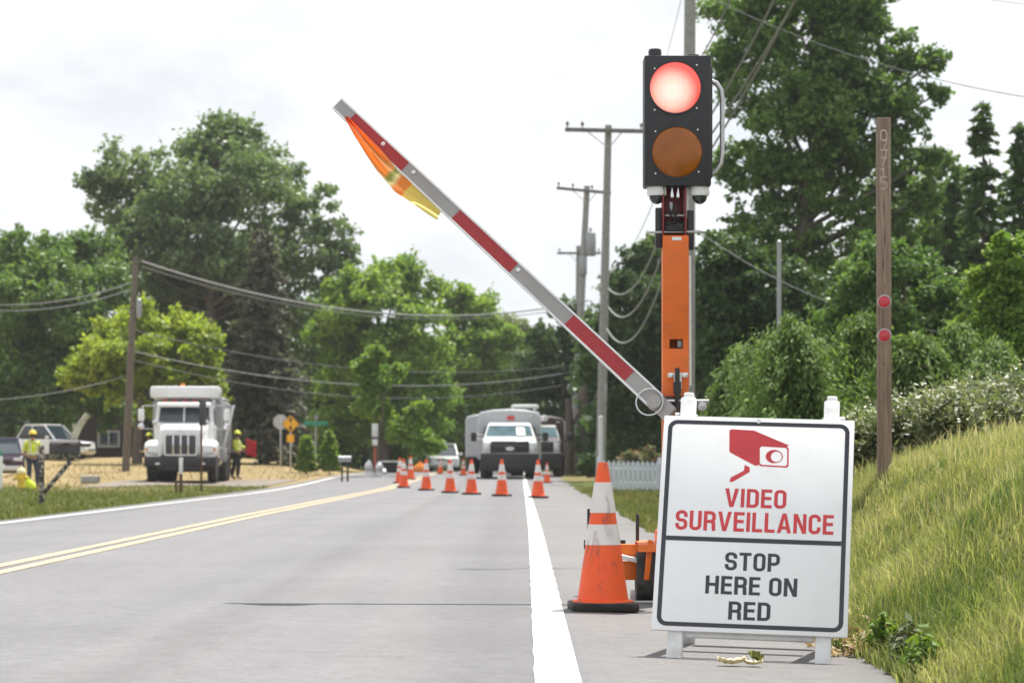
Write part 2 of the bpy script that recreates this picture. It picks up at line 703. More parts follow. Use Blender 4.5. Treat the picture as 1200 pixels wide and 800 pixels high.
m_wline = paint('white_road_paint', (0.64, 0.63, 0.61), 0.55)
m_yline = paint('yellow_road_paint', (0.5, 0.38, 0.2), 0.62)
WR = [(5, 0.165), (10, 0.19), (31, 0.30), (60, 0.40), (95, 0.5), (140, 0.6)]
YC = [(15, -4.27), (20, -4.25), (40, -4.2), (72, -3.82), (110, -3.6), (150, -3.5)]
WL = [(20, -7.3), (34, -7.25), (64, -6.85), (97, -7.15), (150, -7.0)]
lines_y = list(np.arange(2, 60, 0.5)) + list(np.arange(60, 150, 2.0))
strip('white_edge_line', lambda Y: [interp(WR, Y) - 0.1 + 0.0004 * Y + 0.004 * math.sin(Y * 5.3), interp(WR, Y) + 0.1 - 0.0004 * Y + 0.004 * math.sin(Y * 6.1 + 2)], m_wline, 0.017, lines_y)
strip('white_edge_line', lambda Y: [interp(WL, Y) - 0.065, interp(WL, Y) + 0.065], m_wline, 0.017, lines_y)
for s in (-1, 1):
    strip('yellow_centre_line', lambda Y: [interp(YC, Y) + s * 0.13 - 0.065, interp(YC, Y) + s * 0.13 + 0.065], m_yline, 0.017, lines_y)

# gravel turnout and side street on the left
mside = mat('side_street_asphalt', (0.17, 0.145, 0.12), 0.9, var=0.25, scale=1.5, bump=0.4)
V, Fl = [], []
sx = list(np.arange(-14.0, ROAD_L + 0.01, 0.5))
sy = list(np.arange(77, 91.1, 1.0))
for y in sy:
    for x in sx:
        t = (ROAD_L - x) / 9.0
        V.append((x, 83 + (y - 83) * (1.0 - 0.30 * t) - 1.0 * t, 0))
V = [(x, y, ground_z(x, y) + 0.02) for x, y, z in V]
n = len(sx)
Fl = [(j * n + i, j * n + i + 1, (j + 1) * n + i + 1, (j + 1) * n + i) for j in range(len(sy) - 1) for i in range(n - 1)]
tag(np_mesh('side_street', np.array(V), np.array(Fl), mside, smooth=True), kind='structure')


# ------------------------------------------------------------------ grass blades
def blades(name, pts, hs, ws, material, rng, lean=0.5):
    n = len(pts)
    ang = rng.uniform(0, 2 * np.pi, n)
    d = np.stack([np.cos(ang), np.sin(ang), np.zeros(n)], 1)
    s = np.stack([-np.sin(ang), np.cos(ang), np.zeros(n)], 1)
    a2 = rng.uniform(0, 2 * np.pi, n)
    s = np.stack([np.cos(a2), np.sin(a2), np.zeros(n)], 1)
    ln = rng.uniform(0.1, 1.0, n)[:, None] * lean
    h = hs[:, None]
    wv = ws[:, None]
    z = np.array([[0, 0, 1.0]])
    p0 = pts - z * 0.02
    p1 = pts + z * h * 0.55 + d * h * ln * 0.35
    p2 = pts + z * h * (1 - 0.35 * ln) + d * h * ln
    V = np.stack([p0 - s * wv, p0 + s * wv, p1 - s * wv * 0.8, p1 + s * wv * 0.8, p2 - s * wv * 0.12, p2 + s * wv * 0.12], 1).reshape(-1, 3)
    b = (np.arange(n) * 6)[:, None]
    Fq = np.concatenate([b + np.array([[0, 1, 3, 2]]), b + np.array([[2, 3, 5, 4]])])
    o = np_mesh(name, V, Fq, material)
    tag(o, kind='stuff')
    return o


def scatter(n, xr, yr, rng, rightbank=True, power=1.0):
    y = yr[0] + (yr[1] - yr[0]) * rng.random(n) ** power
    x = xr[0] + (xr[1] - xr[0]) * rng.random(n)
    return x, y


rng = np.random.default_rng(11)
m_grass = leaf_mat('grass_blades', [(0.065, 0.125, 0.03), (0.165, 0.205, 0.065), (0.31, 0.315, 0.135), (0.48, 0.445, 0.25)], 0.45, 0.6, 0.9)
m_straw = leaf_mat('dry_grass_blades', [(0.32, 0.31, 0.13), (0.5, 0.45, 0.24), (0.64, 0.58, 0.37)], 0.35, 0.7, 1.5)
m_lawn = leaf_mat('lawn_blades', [(0.07, 0.105, 0.02), (0.14, 0.165, 0.04), (0.3, 0.25, 0.1)], 0.25, 0.7, 0.25)


def bank_pts(n, d0, d1, y0, y1, powr):
    d = d0 + (d1 - d0) * rng.random(n)
    y = y0 + (y1 - y0) * rng.random(n) ** powr
    x = np.array([edge_r(b) for b in y]) + d
    z = np.array([ground_z(a, b) for a, b in zip(x, y)])
    return np.stack([x, y, z], 1), d


p, d = bank_pts(165000, -0.03, 3.6, 7.8, 26, 1.35)
patch = 0.5 + 0.5 * np.sin(p[:, 0] * 2.3 + 1.3 * np.sin(p[:, 1] * 0.9)) * np.sin(p[:, 1] * 1.7 + p[:, 0])
hs = (0.035 + 0.075 * rng.random(len(p)) ** 2 + 0.03 * patch + 0.11 * np.exp(-((d - 0.25) / 0.35) ** 2) * rng.random(len(p)))
blades('bank_grass', p, hs, 0.0017 + 0.0024 * rng.random(len(p)), m_grass, rng, 0.8)
p, d = bank_pts(38000, 0.25, 3.8, 7.8, 26, 1.2)
keep = rng.random(len(p)) < np.clip(0.12 + 0.42 * d, 0, 1)
p, d = p[keep], d[keep]
hs = 0.05 + 0.15 * rng.random(len(p)) ** 2.4
blades('dry_grass', p, hs, 0.0016 + 0.0022 * rng.random(len(p)), m_straw, rng, 0.55)
p, d = bank_pts(26000, 0.0, 4.5, 26, 75, 1.5)
blades('verge_grass', p, 0.06 + 0.1 * rng.random(len(p)), 0.006 + 0.006 * rng.random(len(p)), m_lawn, rng, 0.8)
nl = 42000
y = 30 + 75 * rng.random(nl) ** 1.2
x = ROAD_L - 0.12 - 18 * rng.random(nl) ** 1.3
ok = ~((x > -14.2) & (y > 77) & (y < 91.5)) & (y < 78 + 8 * rng.random(nl) ** 2)
x, y = x[ok], y[ok]
z = np.array([ground_z(a, b) for a, b in zip(x, y)])
blades('lawn_grass', np.stack([x, y, z], 1), 0.04 + 0.09 * rng.random(len(x)), 0.007 + 0.008 * rng.random(len(x)), m_lawn, rng, 0.9)

# transverse tar seam across the shoulder
V, Fl = [], []
sxx = np.arange(-0.45, 1.7, 0.06)
for i, x in enumerate(sxx):
    yy = 20.1 + 0.10 * math.sin(x * 3.1) + 0.05 * math.sin(x * 11) + 0.05 * x
    hw = 0.022 + 0.014 * math.sin(x * 7.3) * math.sin(x * 2.9)
    V += [(x, yy - hw, ground_z(x, yy) + 0.0215), (x, yy + hw, ground_z(x, yy) + 0.0215)]
Fl = [(2 * i, 2 * i + 2, 2 * i + 3, 2 * i + 1) for i in range(len(sxx) - 1)]
tag(np_mesh('tar_seam', np.array(V), np.array(Fl), m_tar), kind='structure')

# short dry tufts over the tan lawn
nl = 3800
y = 76 + 34 * rng.random(nl)
x = ROAD_L - 0.4 - 19 * rng.random(nl)
ok = ~((x > -14.2) & (y > 76.5) & (y < 91.5))
x, y = x[ok], y[ok]
z = np.array([ground_z(a, b) for a, b in zip(x, y)])
blades('dry_lawn_grass', np.stack([x, y, z], 1), 0.05 + 0.08 * rng.random(len(x)), 0.012 + 0.012 * rng.random(len(x)), leaf_mat('dry_lawn_blades', [(0.22, 0.19, 0.085), (0.28, 0.22, 0.11), (0.32, 0.26, 0.14)], 0.2, 0.8, 0.4), rng, 0.9)
# ------------------------------------------------------------------ lettering from strokes
def arc(cx, cy, r, a0, a1, n=7):
    return [(cx + r * math.cos(rad(a0 + (a1 - a0) * i / n)), cy + r * math.sin(rad(a0 + (a1 - a0) * i / n))) for i in range(n + 1)]


def offset_poly(path, t, closed=False):
    pts = [Vector((a, b)) for a, b in path]
    out = []
    for i in range(len(pts) - 1, 0, -1):
        if (pts[i] - pts[i - 1]).length < 1e-5:
            del pts[i]
    if closed and (pts[0] - pts[-1]).length < 1e-5:
        pts.pop()
    n = len(pts)
    L, R = [], []
    for i in range(n):
        if closed:
            a, b = pts[i - 1], pts[(i + 1) % n]
            d0, d1 = (pts[i] - a).normalized(), (b - pts[i]).normalized()
        else:
            d0 = (pts[i] - pts[i - 1]).normalized() if i > 0 else (pts[1] - pts[0]).normalized()
            d1 = (pts[i + 1] - pts[i]).normalized() if i < n - 1 else d0
        n0, n1 = Vector((-d0.y, d0.x)), Vector((-d1.y, d1.x))
        m = (n0 + n1)
        m = m.normalized() if m.length > 1e-4 else n0
        k = 1.0 / max(0.5, m.dot(n0))
        L.append(pts[i] + m * (t / 2) * k)
        R.append(pts[i] - m * (t / 2) * k)
    return L, R


def glyph(ch, t=0.2, w=0.56):
    """-> (list of ('s'|'c'|'p', path)), advance width; cap height is 1"""
    h = t / 2
    a, b, B, T = h, w - h, h, 1 - h
    r = 0.17
    S = []
    if ch == 'I':
        return [('s', [(h, 0), (h, 1)])], t
    if ch == '1':
        return [('s', [(0.28, 0), (0.28, 1)]), ('s', [(0.04, 0.74), (0.28, 0.9)])], 0.4
    if ch == 'V':
        w = 0.64
        return [('p', [(0, 1), (w / 2 - t * .56, 0), (w / 2 + t * .56, 0), (w, 1), (w - t * 1.08, 1), (w / 2, 0.27), (t * 1.08, 1)])], w
    if ch == 'A':
        w = 0.66
        return [('p', [(0, 0), (w / 2 - t * .56, 1), (w / 2 + t * .56, 1), (w, 0), (w - t * 1.08, 0), (w / 2, 0.74), (t * 1.08, 0)]), ('s', [(0.14, 0.27), (w - 0.14, 0.27)])], w
    if ch == 'N':
        w = 0.6
        return [('s', [(a, 0), (a, 1)]), ('s', [(w - h, 0), (w - h, 1)]), ('p', [(0.02, 1), (t * 1.1, 1), (w - 0.02, 0), (w - t * 1.1, 0)])], w
    if ch == 'H':
        w = 0.6
        return [('s', [(a, 0), (a, 1)]), ('s', [(w - h, 0), (w - h, 1)]), ('s', [(a, 0.52), (w - h, 0.52)])], w
    if ch == 'E':
        w = 0.5
        return [('s', [(a, 0), (a, 1)]), ('s', [(a, T), (w, T)]), ('s', [(a, B), (w, B)]), ('s', [(a, 0.52), (w - 0.03, 0.52)])], w
    if ch == 'L':
        w = 0.48
        return [('s', [(a, 0), (a, 1)]), ('s', [(a, B), (w, B)])], w
    if ch == 'T':
        w = 0.56
        return [('s', [(0, T), (w, T)]), ('s', [(w / 2, 0), (w / 2, T)])], w
    if ch == 'D':
        return [('c', [(a, T), (a, B), (b - r, B)] + arc(b - r, B + r, r, -90, 0) + arc(b - r, T - r, r, 0, 90))], w
    if ch == 'O':
        return [('c', arc(b - r, B + r, r, -90, 0) + arc(b - r, T - r, r, 0, 90) + arc(a + r, T - r, r, 90, 180) + arc(a + r, B + r, r, 180, 270))], w
    if ch == 'C':
        return [('s', [(b, 0.64)] + arc(b - r, T - r, r, 0, 90) + arc(a + r, T - r, r, 90, 180) + arc(a + r, B + r, r, 180, 270) + arc(b - r, B + r, r, 270, 360) + [(b, 0.36)])], w
    if ch == 'U':
        return [('s', [(a, 1)] + arc(a + r, B + r, r, 180, 270) + arc(b - r, B + r, r, 270, 360) + [(b, 1)])], w
    if ch == 'S':
        r = min(r, (T - 0.5) / 2)
        return [('s', [(b, 0.66)] + arc(b - r, T - r, r, 0, 90) + arc(a + r, T - r, r, 90, 180) + arc(a + r, 0.5 + r, r, 180, 262) + arc(b - r, 0.5 - r, r, 82, 0) + arc(b - r, B + r, r, 0, -90) + arc(a + r, B + r, r, 270, 180) + [(a, 0.34)])], w
    if ch in 'PR':
        rr = 0.17
        m = 0.47 if ch == 'R' else 0.42
        q = [('c', [(a, m), (b - rr, m)] + arc(b - rr, m + rr, rr, -90, 0) + arc(b - rr, T - rr, rr, 0, 90) + [(a, T)]), ('s', [(a, 0), (a, 1)])]
        if ch == 'R':
            q.append(('s', [(w * 0.42, m)] + arc(b - 0.13, m - 0.12, 0.12, 90, 0) + [(b - 0.005, 0.12), (b + 0.02, 0)]))
        return q, w
    if ch == '9':
        rr = 0.18
        return [('c', arc(b - rr, 0.6, rr, -90, 0) + arc(b - rr, T - rr, rr, 0, 90) + arc(a + rr, T - rr, rr, 90, 180) + arc(a + rr, 0.6, rr, 180, 270)), ('s', [(b, 0.7), (b, 0.45), (b - 0.2, 0)])], w
    if ch == '7':
        return [('s', [(0.02, T), (b, T), (b - 0.12, 0.5), (0.16, 0)]), ('s', [(0.08, 0.48), (b, 0.5)])], w
    if ch == '5':
        rr = 0.2
        return [('s', [(b, T), (a + 0.03, T), (a, 0.56), (b - rr, 0.58)] + arc(b - rr, 0.58 - rr, rr, 90, 0) + arc(b - rr, B + rr, rr, 0, -90) + [(a, B + 0.04)])], w
    return [], 0.3


def text_mb(text, height, x0, x1, z0, y, mi=0, depth=0.0004, t=0.2, gap=0.1):
    """letters in the XZ plane facing -Y, fitted to span x0..x1, base line z0"""
    mb = MB()
    adv, items = 0.0, []
    for ch in text:
        if ch == ' ':
            adv += 0.3
            continue
        g, wd = glyph(ch, t)
        items.append((adv, g))
        adv += wd + gap
    adv -= gap
    sx = (x1 - x0) / adv
    for off, g in items:
        for i, (k, path) in enumerate(g):
            dd = depth + 0.00015 * i
            tr = lambda p: (x0 + (off + p[0]) * sx, z0 + p[1] * height)
            if k == 'p':
                mb.prism([tr(p) for p in path], y - dd, y)
            else:
                L, R = offset_poly(path, t, k == 'c')
                n = len(L)
                rng_ = range(n if k == 'c' else n - 1)
                V = []
                for q in L:
                    u = tr(q)
                    V += [(u[0], y - dd, u[1]), (u[0], y, u[1])]
                for q in R:
                    u = tr(q)
                    V += [(u[0], y - dd, u[1]), (u[0], y, u[1])]
                fs = []
                for j in rng_:
                    j2 = (j + 1) % n
                    l0, l1, r0, r1 = 2 * j, 2 * j2, 2 * n + 2 * j, 2 * n + 2 * j2
                    fs += [(l0, r0, r1, l1), (l0, l1, l1 + 1, l0 + 1), (r0, r0 + 1, r1 + 1, r1)]
                mb.add(V, fs)
    return mb


def rrect(x0, z0, x1, z1, r, n=6):
    return arc(x1 - r, z0 + r, r, -90, 0, n) + arc(x1 - r, z1 - r, r, 0, 90, n) + arc(x0 + r, z1 - r, r, 90, 180, n) + arc(x0 + r, z0 + r, r, 180, 270, n)


def ring_mb(outer, inner, y0, y1):
    n = len(outer)
    V = [(a, y0, b) for a, b in outer] + [(a, y0, b) for a, b in inner] + [(a, y1, b) for a, b in outer] + [(a, y1, b) for a, b in inner]
    fs = []
    for i in range(n):
        j = (i + 1) % n
        fs += [(i, j, n + j, n + i), (i, 2 * n + i, 2 * n + j, j), (n + i, n + j, 3 * n + j, 3 * n + i)]
    return MB().add(V, fs)


# ------------------------------------------------------------------ A-frame sign
def a_frame_sign():
    px, Y = 877, 11.3
    gx = PX(px, Y)
    base = Vector((gx, Y, ground_z(gx, Y) + 0.012))
    t = thing('a_frame_sign', 'white folding roadside sign reading video surveillance stop here on red', 'sign', base, rot=(0, rad(1.7), rad(-8.5)))
    W, HT = 0.912, 1.075
    lean = rad(20)
    m_face = mat('sign_face', (0.86, 0.87, 0.885), 0.38, var=0.025, scale=4, dirt=(0.6, 0.6, 0.58), dirt_amt=0.18, dscale=5)
    m_dark = mat('sign_dark_ink', (0.035, 0.04, 0.05), 0.5, var=0.1)
    m_redink = mat('sign_red_ink', (0.62, 0.05, 0.06), 0.5, var=0.06)
    R = Matrix.Rotation(-lean, 4, 'X')      # leans the top away from the camera
    piv = Matrix.Translation((0, -0.035, 0.125))
    X4 = piv @ R
    pan = MB().box((0, 0.009, HT / 2), (W, 0.018, HT), 0.004).xf(X4).build('sign_panel', m_face, t)
    u = lambda a: -W / 2 + a * W
    v = lambda b: HT * (1 - b)
    y = -0.0005
    e = 0.022
    bd = ring_mb(rrect(-W / 2 + e, e, W / 2 - e, HT - e, 0.045), rrect(-W / 2 + e + .021, e + .021, W / 2 - e - .021, HT - e - .021, 0.026), y - 0.0005, y)
    bd.prism([(-W / 2 + e + .0215, v(.588)), (W / 2 - e - .0215, v(.588)), (W / 2 - e - .0215, v(.567)), (-W / 2 + e + .0215, v(.567))], y - 0.0005, y)
    bd.xf(X4).build('sign_border', m_dark, pan)

    def word(txt, a0, a1, b0, b1, m):
        text_mb(txt, v(b0) - v(b1), u(a0), u(a1), v(b1), y, t=0.167).xf(X4).build('lettering', m, pan)
    word('VIDEO', .342, .662, .338, .425, m_redink)
    word('SURVEILLANCE', .092, .91, .447, .538, m_redink)
    word('STOP', .36, .642, .634, .717, m_dark)
    word('HERE ON', .266, .736, .744, .827, m_dark)
    word('RED', .39, .605, .858, .941, m_dark)
    # camera pictogram: zoom-pixel outline mapped on the panel
    def q(zx, zy):
        b = (zy - 108) / 550.0
        left = 77 - b * 30
        return (u((zx - left) / (490 + 16 * b)), v(b))
    body = [q(*p) for p in [(246, 143), (252, 140), (310, 142), (400, 178), (394, 181), (326, 179), (321, 184), (321, 233), (312, 233), (250, 202), (246, 198)]]
    em = MB().prism(body, y - 0.0005, y)
    em.xf(X4).build('camera_emblem', m_redink, pan)
    fr = [q(*p) for p in [(321, 184), (326, 179), (394, 181), (399, 186), (399, 231), (394, 236), (326, 234), (321, 229)]]
    cx, cz = sum(p[0] for p in fr) / 8, sum(p[1] for p in fr) / 8
    inn = [(cx + (a - cx) * 0.9, cz + (b - cz) * 0.86) for a, b in fr]
    ring_mb(fr, inn, y - 0.0005, y).xf(X4).build('camera_emblem', m_redink, pan)
    cxl, czl = q(362, 208)
    outer = [(cxl + 0.041 * math.cos(k * math.pi / 16), czl + 0.034 * math.sin(k * math.pi / 16)) for k in range(32)]
    inner = [(cxl + 0.010 + 0.026 * math.cos(k * math.pi / 16), czl - 0.001 + 0.026 * math.sin(k * math.pi / 16)) for k in range(32)]
    ring_mb(outer, inner, y - 0.0005, y).xf(X4).build('camera_emblem', m_redink, pan)
    arm = [q(*p) for p in [(286, 232), (299, 238), (299, 250), (255, 277), (247, 277), (250, 266), (284, 247)]]
    MB().prism(arm, y - 0.0005, y).xf(X4).build('camera_emblem', m_redink, pan)
    # hanging-hole grommet at the top
    MB().lathe([(0.012, -0.004), (0.011, 0.0), (0.004, 0.0), (0.004, 0.004)], 14, (0.0, -0.0005, HT - 0.018), 'Y').xf(X4).build('grommet', m_white_plastic, pan)
    # legs
    L = HT + 0.24
    for s in (-1, 1):
        lx = s * 0.345
        mb = MB()
        dz = -0.125 / math.cos(lean)
        z0, z1 = dz - 0.01, dz + L
        mb.box((lx, 0.05, (z0 + z1) / 2), (0.074, 0.06, z1 - z0), 0.008)
        mb.box((lx, 0.05, z1 + 0.014), (0.05, 0.045, 0.03), 0.01)
        mb.xf(X4).build('leg', m_white_plastic, t)
        MB().tube([(lx + s * 0.05, 0.05, z1 - 0.09), (lx - s * 0.045, 0.05, z1 - 0.09)], 0.009, 10).lathe([(0.0, -0.012), (0.016, -0.01), (0.016, 0.01), (0.0, 0.012)], 12, (lx + s * 0.052, 0.05, z1 - 0.09), 'X').xf(X4).build('hinge_bolt', m_steel, t)
        # rear leg runs from the hinge backwards
        hin = X4 @ Vector((lx, 0.11, z1 - 0.09))
        foot = Vector((lx, 0.86, 0.0))
        d = (foot - hin)
        ln = d.length + 0.06
        rot = d.to_track_quat('-Z', 'Y').to_euler()
        c = (foot + hin) / 2 + Vector((0, 0, 0.02))
        MB().box(c, (0.066, 0.05, ln), 0.007, rot=rot).build('leg', m_white_plastic, t)
    # cross boards front and rear, close above the ground
    for yy, zz in ((0.035, 0.16),):
        MB().box((0, 0.055, 0.03), (0.60, 0.03, 0.09), 0.005).xf(X4).build('cross_board', m_white_plastic, t)
    f0 = Vector((0, 0.80, 0.17))
    MB().box(f0, (0.60, 0.03, 0.13), 0.005, rot=(rad(20), 0, 0)).build('cross_board', m_white_plastic, t)
    MB().box((0, 0.60, 0.62), (0.60, 0.03, 0.10), 0.005, rot=(rad(20), 0, 0)).build('cross_board', m_white_plastic, t)
    return t


a_frame_sign()


# ------------------------------------------------------------------ traffic cones
def cone_mat(name, scuff):
    m, nt, out = _nodes(name)
    b = N(nt, 'ShaderNodeBsdfPrincipled')
    b.inputs['Roughness'].default_value = 0.5
    nt.links.new(b.outputs[0], out.inputs[0])
    tc = N(nt, 'ShaderNodeTexCoord').outputs['Object']
    base = (0.86, 0.105, 0.02) if scuff != 'w' else (0.72, 0.68, 0.66)
    mp_ = N(nt, 'ShaderNodeMapping')
    mp_.inputs['Scale'].default_value = (9, 9, 3.0)
    mp_.inputs['Rotation'].default_value = (0.3, 0.5, 0.2)
    nt.links.new(tc, mp_.inputs[0])
    n1 = noise(nt, mp_.outputs[0], 1.5, 7, 0.65, 0.8)
    r1 = ramp(nt, [(0.54, (0, 0, 0)), (0.68, (0.62,) * 3)])
    nt.links.new(n1.outputs[0], r1.inputs[0])
    n2 = noise(nt, tc, 5, 4)
    c0 = mixc(nt, 0.3, base, n2.outputs[0], 'OVERLAY')
    c = mixc(nt, r1.outputs[0], c0, (0.10, 0.06, 0.05) if scuff != 'w' else (0.28, 0.2, 0.2))
    nt.links.new(c, b.inputs['Base Color'])
    return m


m_cone = cone_mat('cone_orange_vinyl', 'o')
m_collar = cone_mat('cone_reflective_collar', 'w')


def make_cone(label, loc, group=None, rz=0.0):
    t = thing('traffic_cone', label, 'traffic cone', loc, rz, group)
    zb, zt = 0.055, 0.90
    rb, rt = 0.158, 0.031
    R_ = lambda f: rt + (rb - rt) * f
    Z_ = lambda f: zt - (zt - zb) * f
    bb = MB().box((0, 0, 0.028), (0.40, 0.40, 0.052), 0.012)
    bb.build('base', m_blacksat, t)
    prof = [(R_(1) + 0.03, Z_(1) - 0.002), (R_(1) + 0.027, Z_(1) + 0.008), (R_(0.985), Z_(0.985))] + [(R_(f), Z_(f)) for f in (0.8, 0.6, 0.4, 0.2, 0.02)] + [(R_(0) - 0.004, Z_(0)), (R_(0) - 0.012, Z_(0)), (R_(0) - 0.013, Z_(0.05))]
    MB().lathe(prof, 28).build('body', m_cone, t)
    for f0, f1 in ((0.143, 0.363), (0.444, 0.593)):
        MB().lathe([(R_(f1), Z_(f1)), (R_(f1) + 0.004, Z_(f1) + 0.003), (R_((f0 + f1) / 2) + 0.004, Z_((f0 + f1) / 2)), (R_(f0) + 0.004, Z_(f0) - 0.003), (R_(f0), Z_(f0))], 28).build('reflective_collar', m_collar, t)
    return t


def gp(px, Y, dz=0.0):
    X = PX(px, Y)
    rd = 0.012 if ROAD_L < X < edge_r(Y) else 0.0
    return Vector((X, Y, ground_z(X, Y) + rd + dz))


cone0 = make_cone('large scuffed orange cone with black base standing beside the white sign', gp(706.5, 14.72), rz=rad(4))
far = [
    (630.5, 56.5, 'cone standing on the white edge line, nearest of the far row'),
    (588, 58.8, 'cone in the far row straight in front of the truck with the black grille'),
    (552.5, 61.5, 'cone in the far row before the left front wheel of the grey truck'),
    (527.5, 64.5, 'cone in the far row just right of the white oncoming car'),
    (499.5, 69.5, 'cone in the far row just left of the white oncoming car'),
    (473, 75.0, 'cone at the left end of the far row, in front of its close neighbour'),
    (468.5, 84.0, 'leftmost cone, half hidden behind another at the yellow line'),
    (481, 92.0, 'small cone behind the left end of the far row beside the yellow line'),
]
m_c = []
for i, (px, Y, lab) in enumerate(far):
    c = dup(cone0, gp(px, Y), rad(random.Random(i).uniform(-25, 25)), lab)
    c['group'] = 'cones closing the lane in front of the trucks'
for px, Y, lab in ((543, 103, 'tiny distant red cone beside the front wheel of the grey truck'), (516, 110, 'tiny distant red cone in front of the white oncoming car'), (641, 86, 'red cone at the roadside right of the grey truck')):
    c = dup(cone0, gp(px, Y), 0.3, lab, scale=(0.8, 0.8, 0.8))
    c['group'] = 'distant cones near the trucks'


# ------------------------------------------------------------------ automated flagger signal
def flagger_signal():
    Y0 = 15.8
    s = Y0 / F                                   # metres per photo pixel at the mast
    Xc = PX(792, Y0)
    base = Vector((Xc, Y0, ground_z(Xc, Y0) + 0.012))
    t = thing('signal_trailer', 'orange portable traffic signal with red lamp lit and raised striped gate arm', 'traffic signal', base)
    lx = lambda px: PX(px, Y0) - base.x
    lz = lambda py: H + (HZ - py) * s - base.z
    # mast: orange box column, lower solid part
    z_top = lz(277)
    m_or2 = m_orange
    mb = MB()
    wz = 30 * s
    hole0, hole1 = lz(409), lz(398)
    # column with a square window through the front face: four boxes round it
    fy = -0.075
    mb.box((lx(791), fy, (hole1 + z_top) / 2), (wz, 0.006, z_top - hole1), 0.0015)
    mb.box((lx(791), fy, (0.45 + hole0) / 2), (wz, 0.006, hole0 - 0.45), 0.0015)
    mb.box((lx(780), fy, (hole0 + hole1) / 2), (wz * 0.24, 0.006, hole1 - hole0 - 0.0006))
    mb.box((lx(802.5), fy, (hole0 + hole1) / 2), (wz * 0.22, 0.006, hole1 - hole0 - 0.0006))
    for sx in (-1, 1):
        mb.box((lx(791) + sx * (wz / 2 - 0.003), 0.0005, (0.45 + z_top) / 2), (0.006, 0.145, z_top - 0.45), 0.0015)
    mb.box((lx(791), 0.075, (0.45 + z_top) / 2), (wz - 0.014, 0.006, z_top - 0.45), 0.0015)
    mast = mb.build('mast', m_or2, t)
    MB().box((lx(796), fy + 0.03, (hole0 + hole1) / 2), (0.03, 0.02, 0.045), 0.002).build('latch_plate', m_greymetal, mast)
    MB().box((lx(792), fy - 0.0045, lz(281)), (0.062, 0.003, 0.022), 0.001).build('label_plate', m_white_plastic, mast)
    MB().tube([(lx(807.5), -0.03, lz(300)), (lx(808), -0.03, lz(452))], 0.010, 8).build('conduit', m_white_plastic, mast)
    # open electronics bay above the orange column
    m_bay = mat('dark_red_bay', (0.20, 0.02, 0.018), 0.4, var=0.2, scale=30)
    bay = MB().box((lx(791), 0.06, lz(248)), (wz * 0.92, 0.01, lz(219) - lz(277)), 0.001)
    bay.box((lx(776.5), -0.005, lz(248)), (0.012, 0.13, lz(219) - lz(277.5)), 0.002)
    bay.box((lx(802.5), -0.005, lz(248)), (0.012, 0.13, lz(219) - lz(277.5)), 0.002)
    bayo = bay.build('electronics_bay', m_bay, t)
    r = random.Random(3)
    cb = MB()
    for i in range(9):
        x0, x1 = lx(r.uniform(779, 790)), lx(r.uniform(790, 801))
        z0, z1 = lz(r.uniform(228, 270)), lz(r.uniform(228, 272))
        cb.tube([(x0, -0.04, z0), ((x0 + x1) / 2, -0.06 - r.random() * 0.02, (z0 + z1) / 2 - 0.02), (x1, -0.03, z1)], 0.004, 6)
    cb.build('wiring', m_black, bayo)
    MB().box((lx(791), -0.03, lz(253.5)), (wz * 0.8, 0.05, 0.012), 0.001).box((lx(786), -0.03, lz(243)), (0.02, 0.03, 0.06), 0.003).box((lx(797), -0.02, lz(262)), (0.016, 0.03, 0.03), 0.003).build('terminal_block', m_greymetal, bayo)
    MB().box((lx(791), -0.01, lz(266)), (wz * 0.78, 0.06, 0.07), 0.004).build('control_box', m_black, bayo)
    for x in (787, 794):
        MB().lathe([(0.0, -0.018), (0.012, -0.016), (0.014, 0.0), (0.008, 0.03), (0.007, 0.09)], 10, (lx(x), -0.05, lz(230)), 'Z').build('cable_gland', m_chrome, bayo)
    # side baffles and cross rods
    for x, y0, y1 in ((771.8, 244, 291), (808.8, 247, 293)):
        b = MB().box((lx(x), 0.0, lz((y0 + y1) / 2)), (0.042, 0.07, (y1 - y0) * s), 0.003)
        b.build('side_panel', m_black, t)
    MB().tube([(lx(757), -0.03, lz(273)), (lx(827), -0.03, lz(272))], 0.009, 8).build('cross_rod', m_steel, t)
    # signal head
    HW, HHt, HD = 78 * s, 152 * s, 0.2
    hx, hz = lx(793), lz(144)
    m_head = mat('black_signal_housing', (0.022, 0.022, 0.026), 0.5, var=0.15, scale=9)
    head = MB().box((hx, 0.0, hz), (HW, HD, HHt), 0.012)
    head.box((hx, -HD / 2 - 0.004, hz), (HW - 0.006, 0.012, HHt - 0.006), 0.004)
    ho = head.build('signal_housing', m_head, t)
    fy2 = -HD / 2 - 0.011
    ml, nt, out = _nodes('lit_red_lens')
    tcx = N(nt, 'ShaderNodeTexCoord').outputs['Object']
    sp = N(nt, 'ShaderNodeMapping')
    sp.inputs['Location'].default_value = (0.09, 0, 0.12)
    sp.inputs['Scale'].default_value = (4.2, 0, 4.2)
    nt.links.new(tcx, sp.inputs[0])
    gl = N(nt, 'ShaderNodeTexGradient', gradient_type='SPHERICAL')
    nt.links.new(sp.outputs[0], gl.inputs[0])
    rc = ramp(nt, [(0.3, (0.95, 0.10, 0.08)), (0.43, (1.0, 0.3, 0.24)), (0.58, (1.0, 0.6, 0.48)), (0.85, (1.0, 0.85, 0.72))])
    nt.links.new(gl.outputs[0], rc.inputs[0])
    wv1 = N(nt, 'ShaderNodeTexWave', wave_type='BANDS', bands_direction='X')
    wv1.inputs['Scale'].default_value = 26
    nt.links.new(tcx, wv1.inputs[0])
    wv2 = N(nt, 'ShaderNodeTexWave', wave_type='BANDS', bands_direction='Z')
    wv2.inputs['Scale'].default_value = 26
    nt.links.new(tcx, wv2.inputs[0])
    g1 = ramp(nt, [(0.05, (0.62,) * 3), (0.3, (1, 1, 1))])
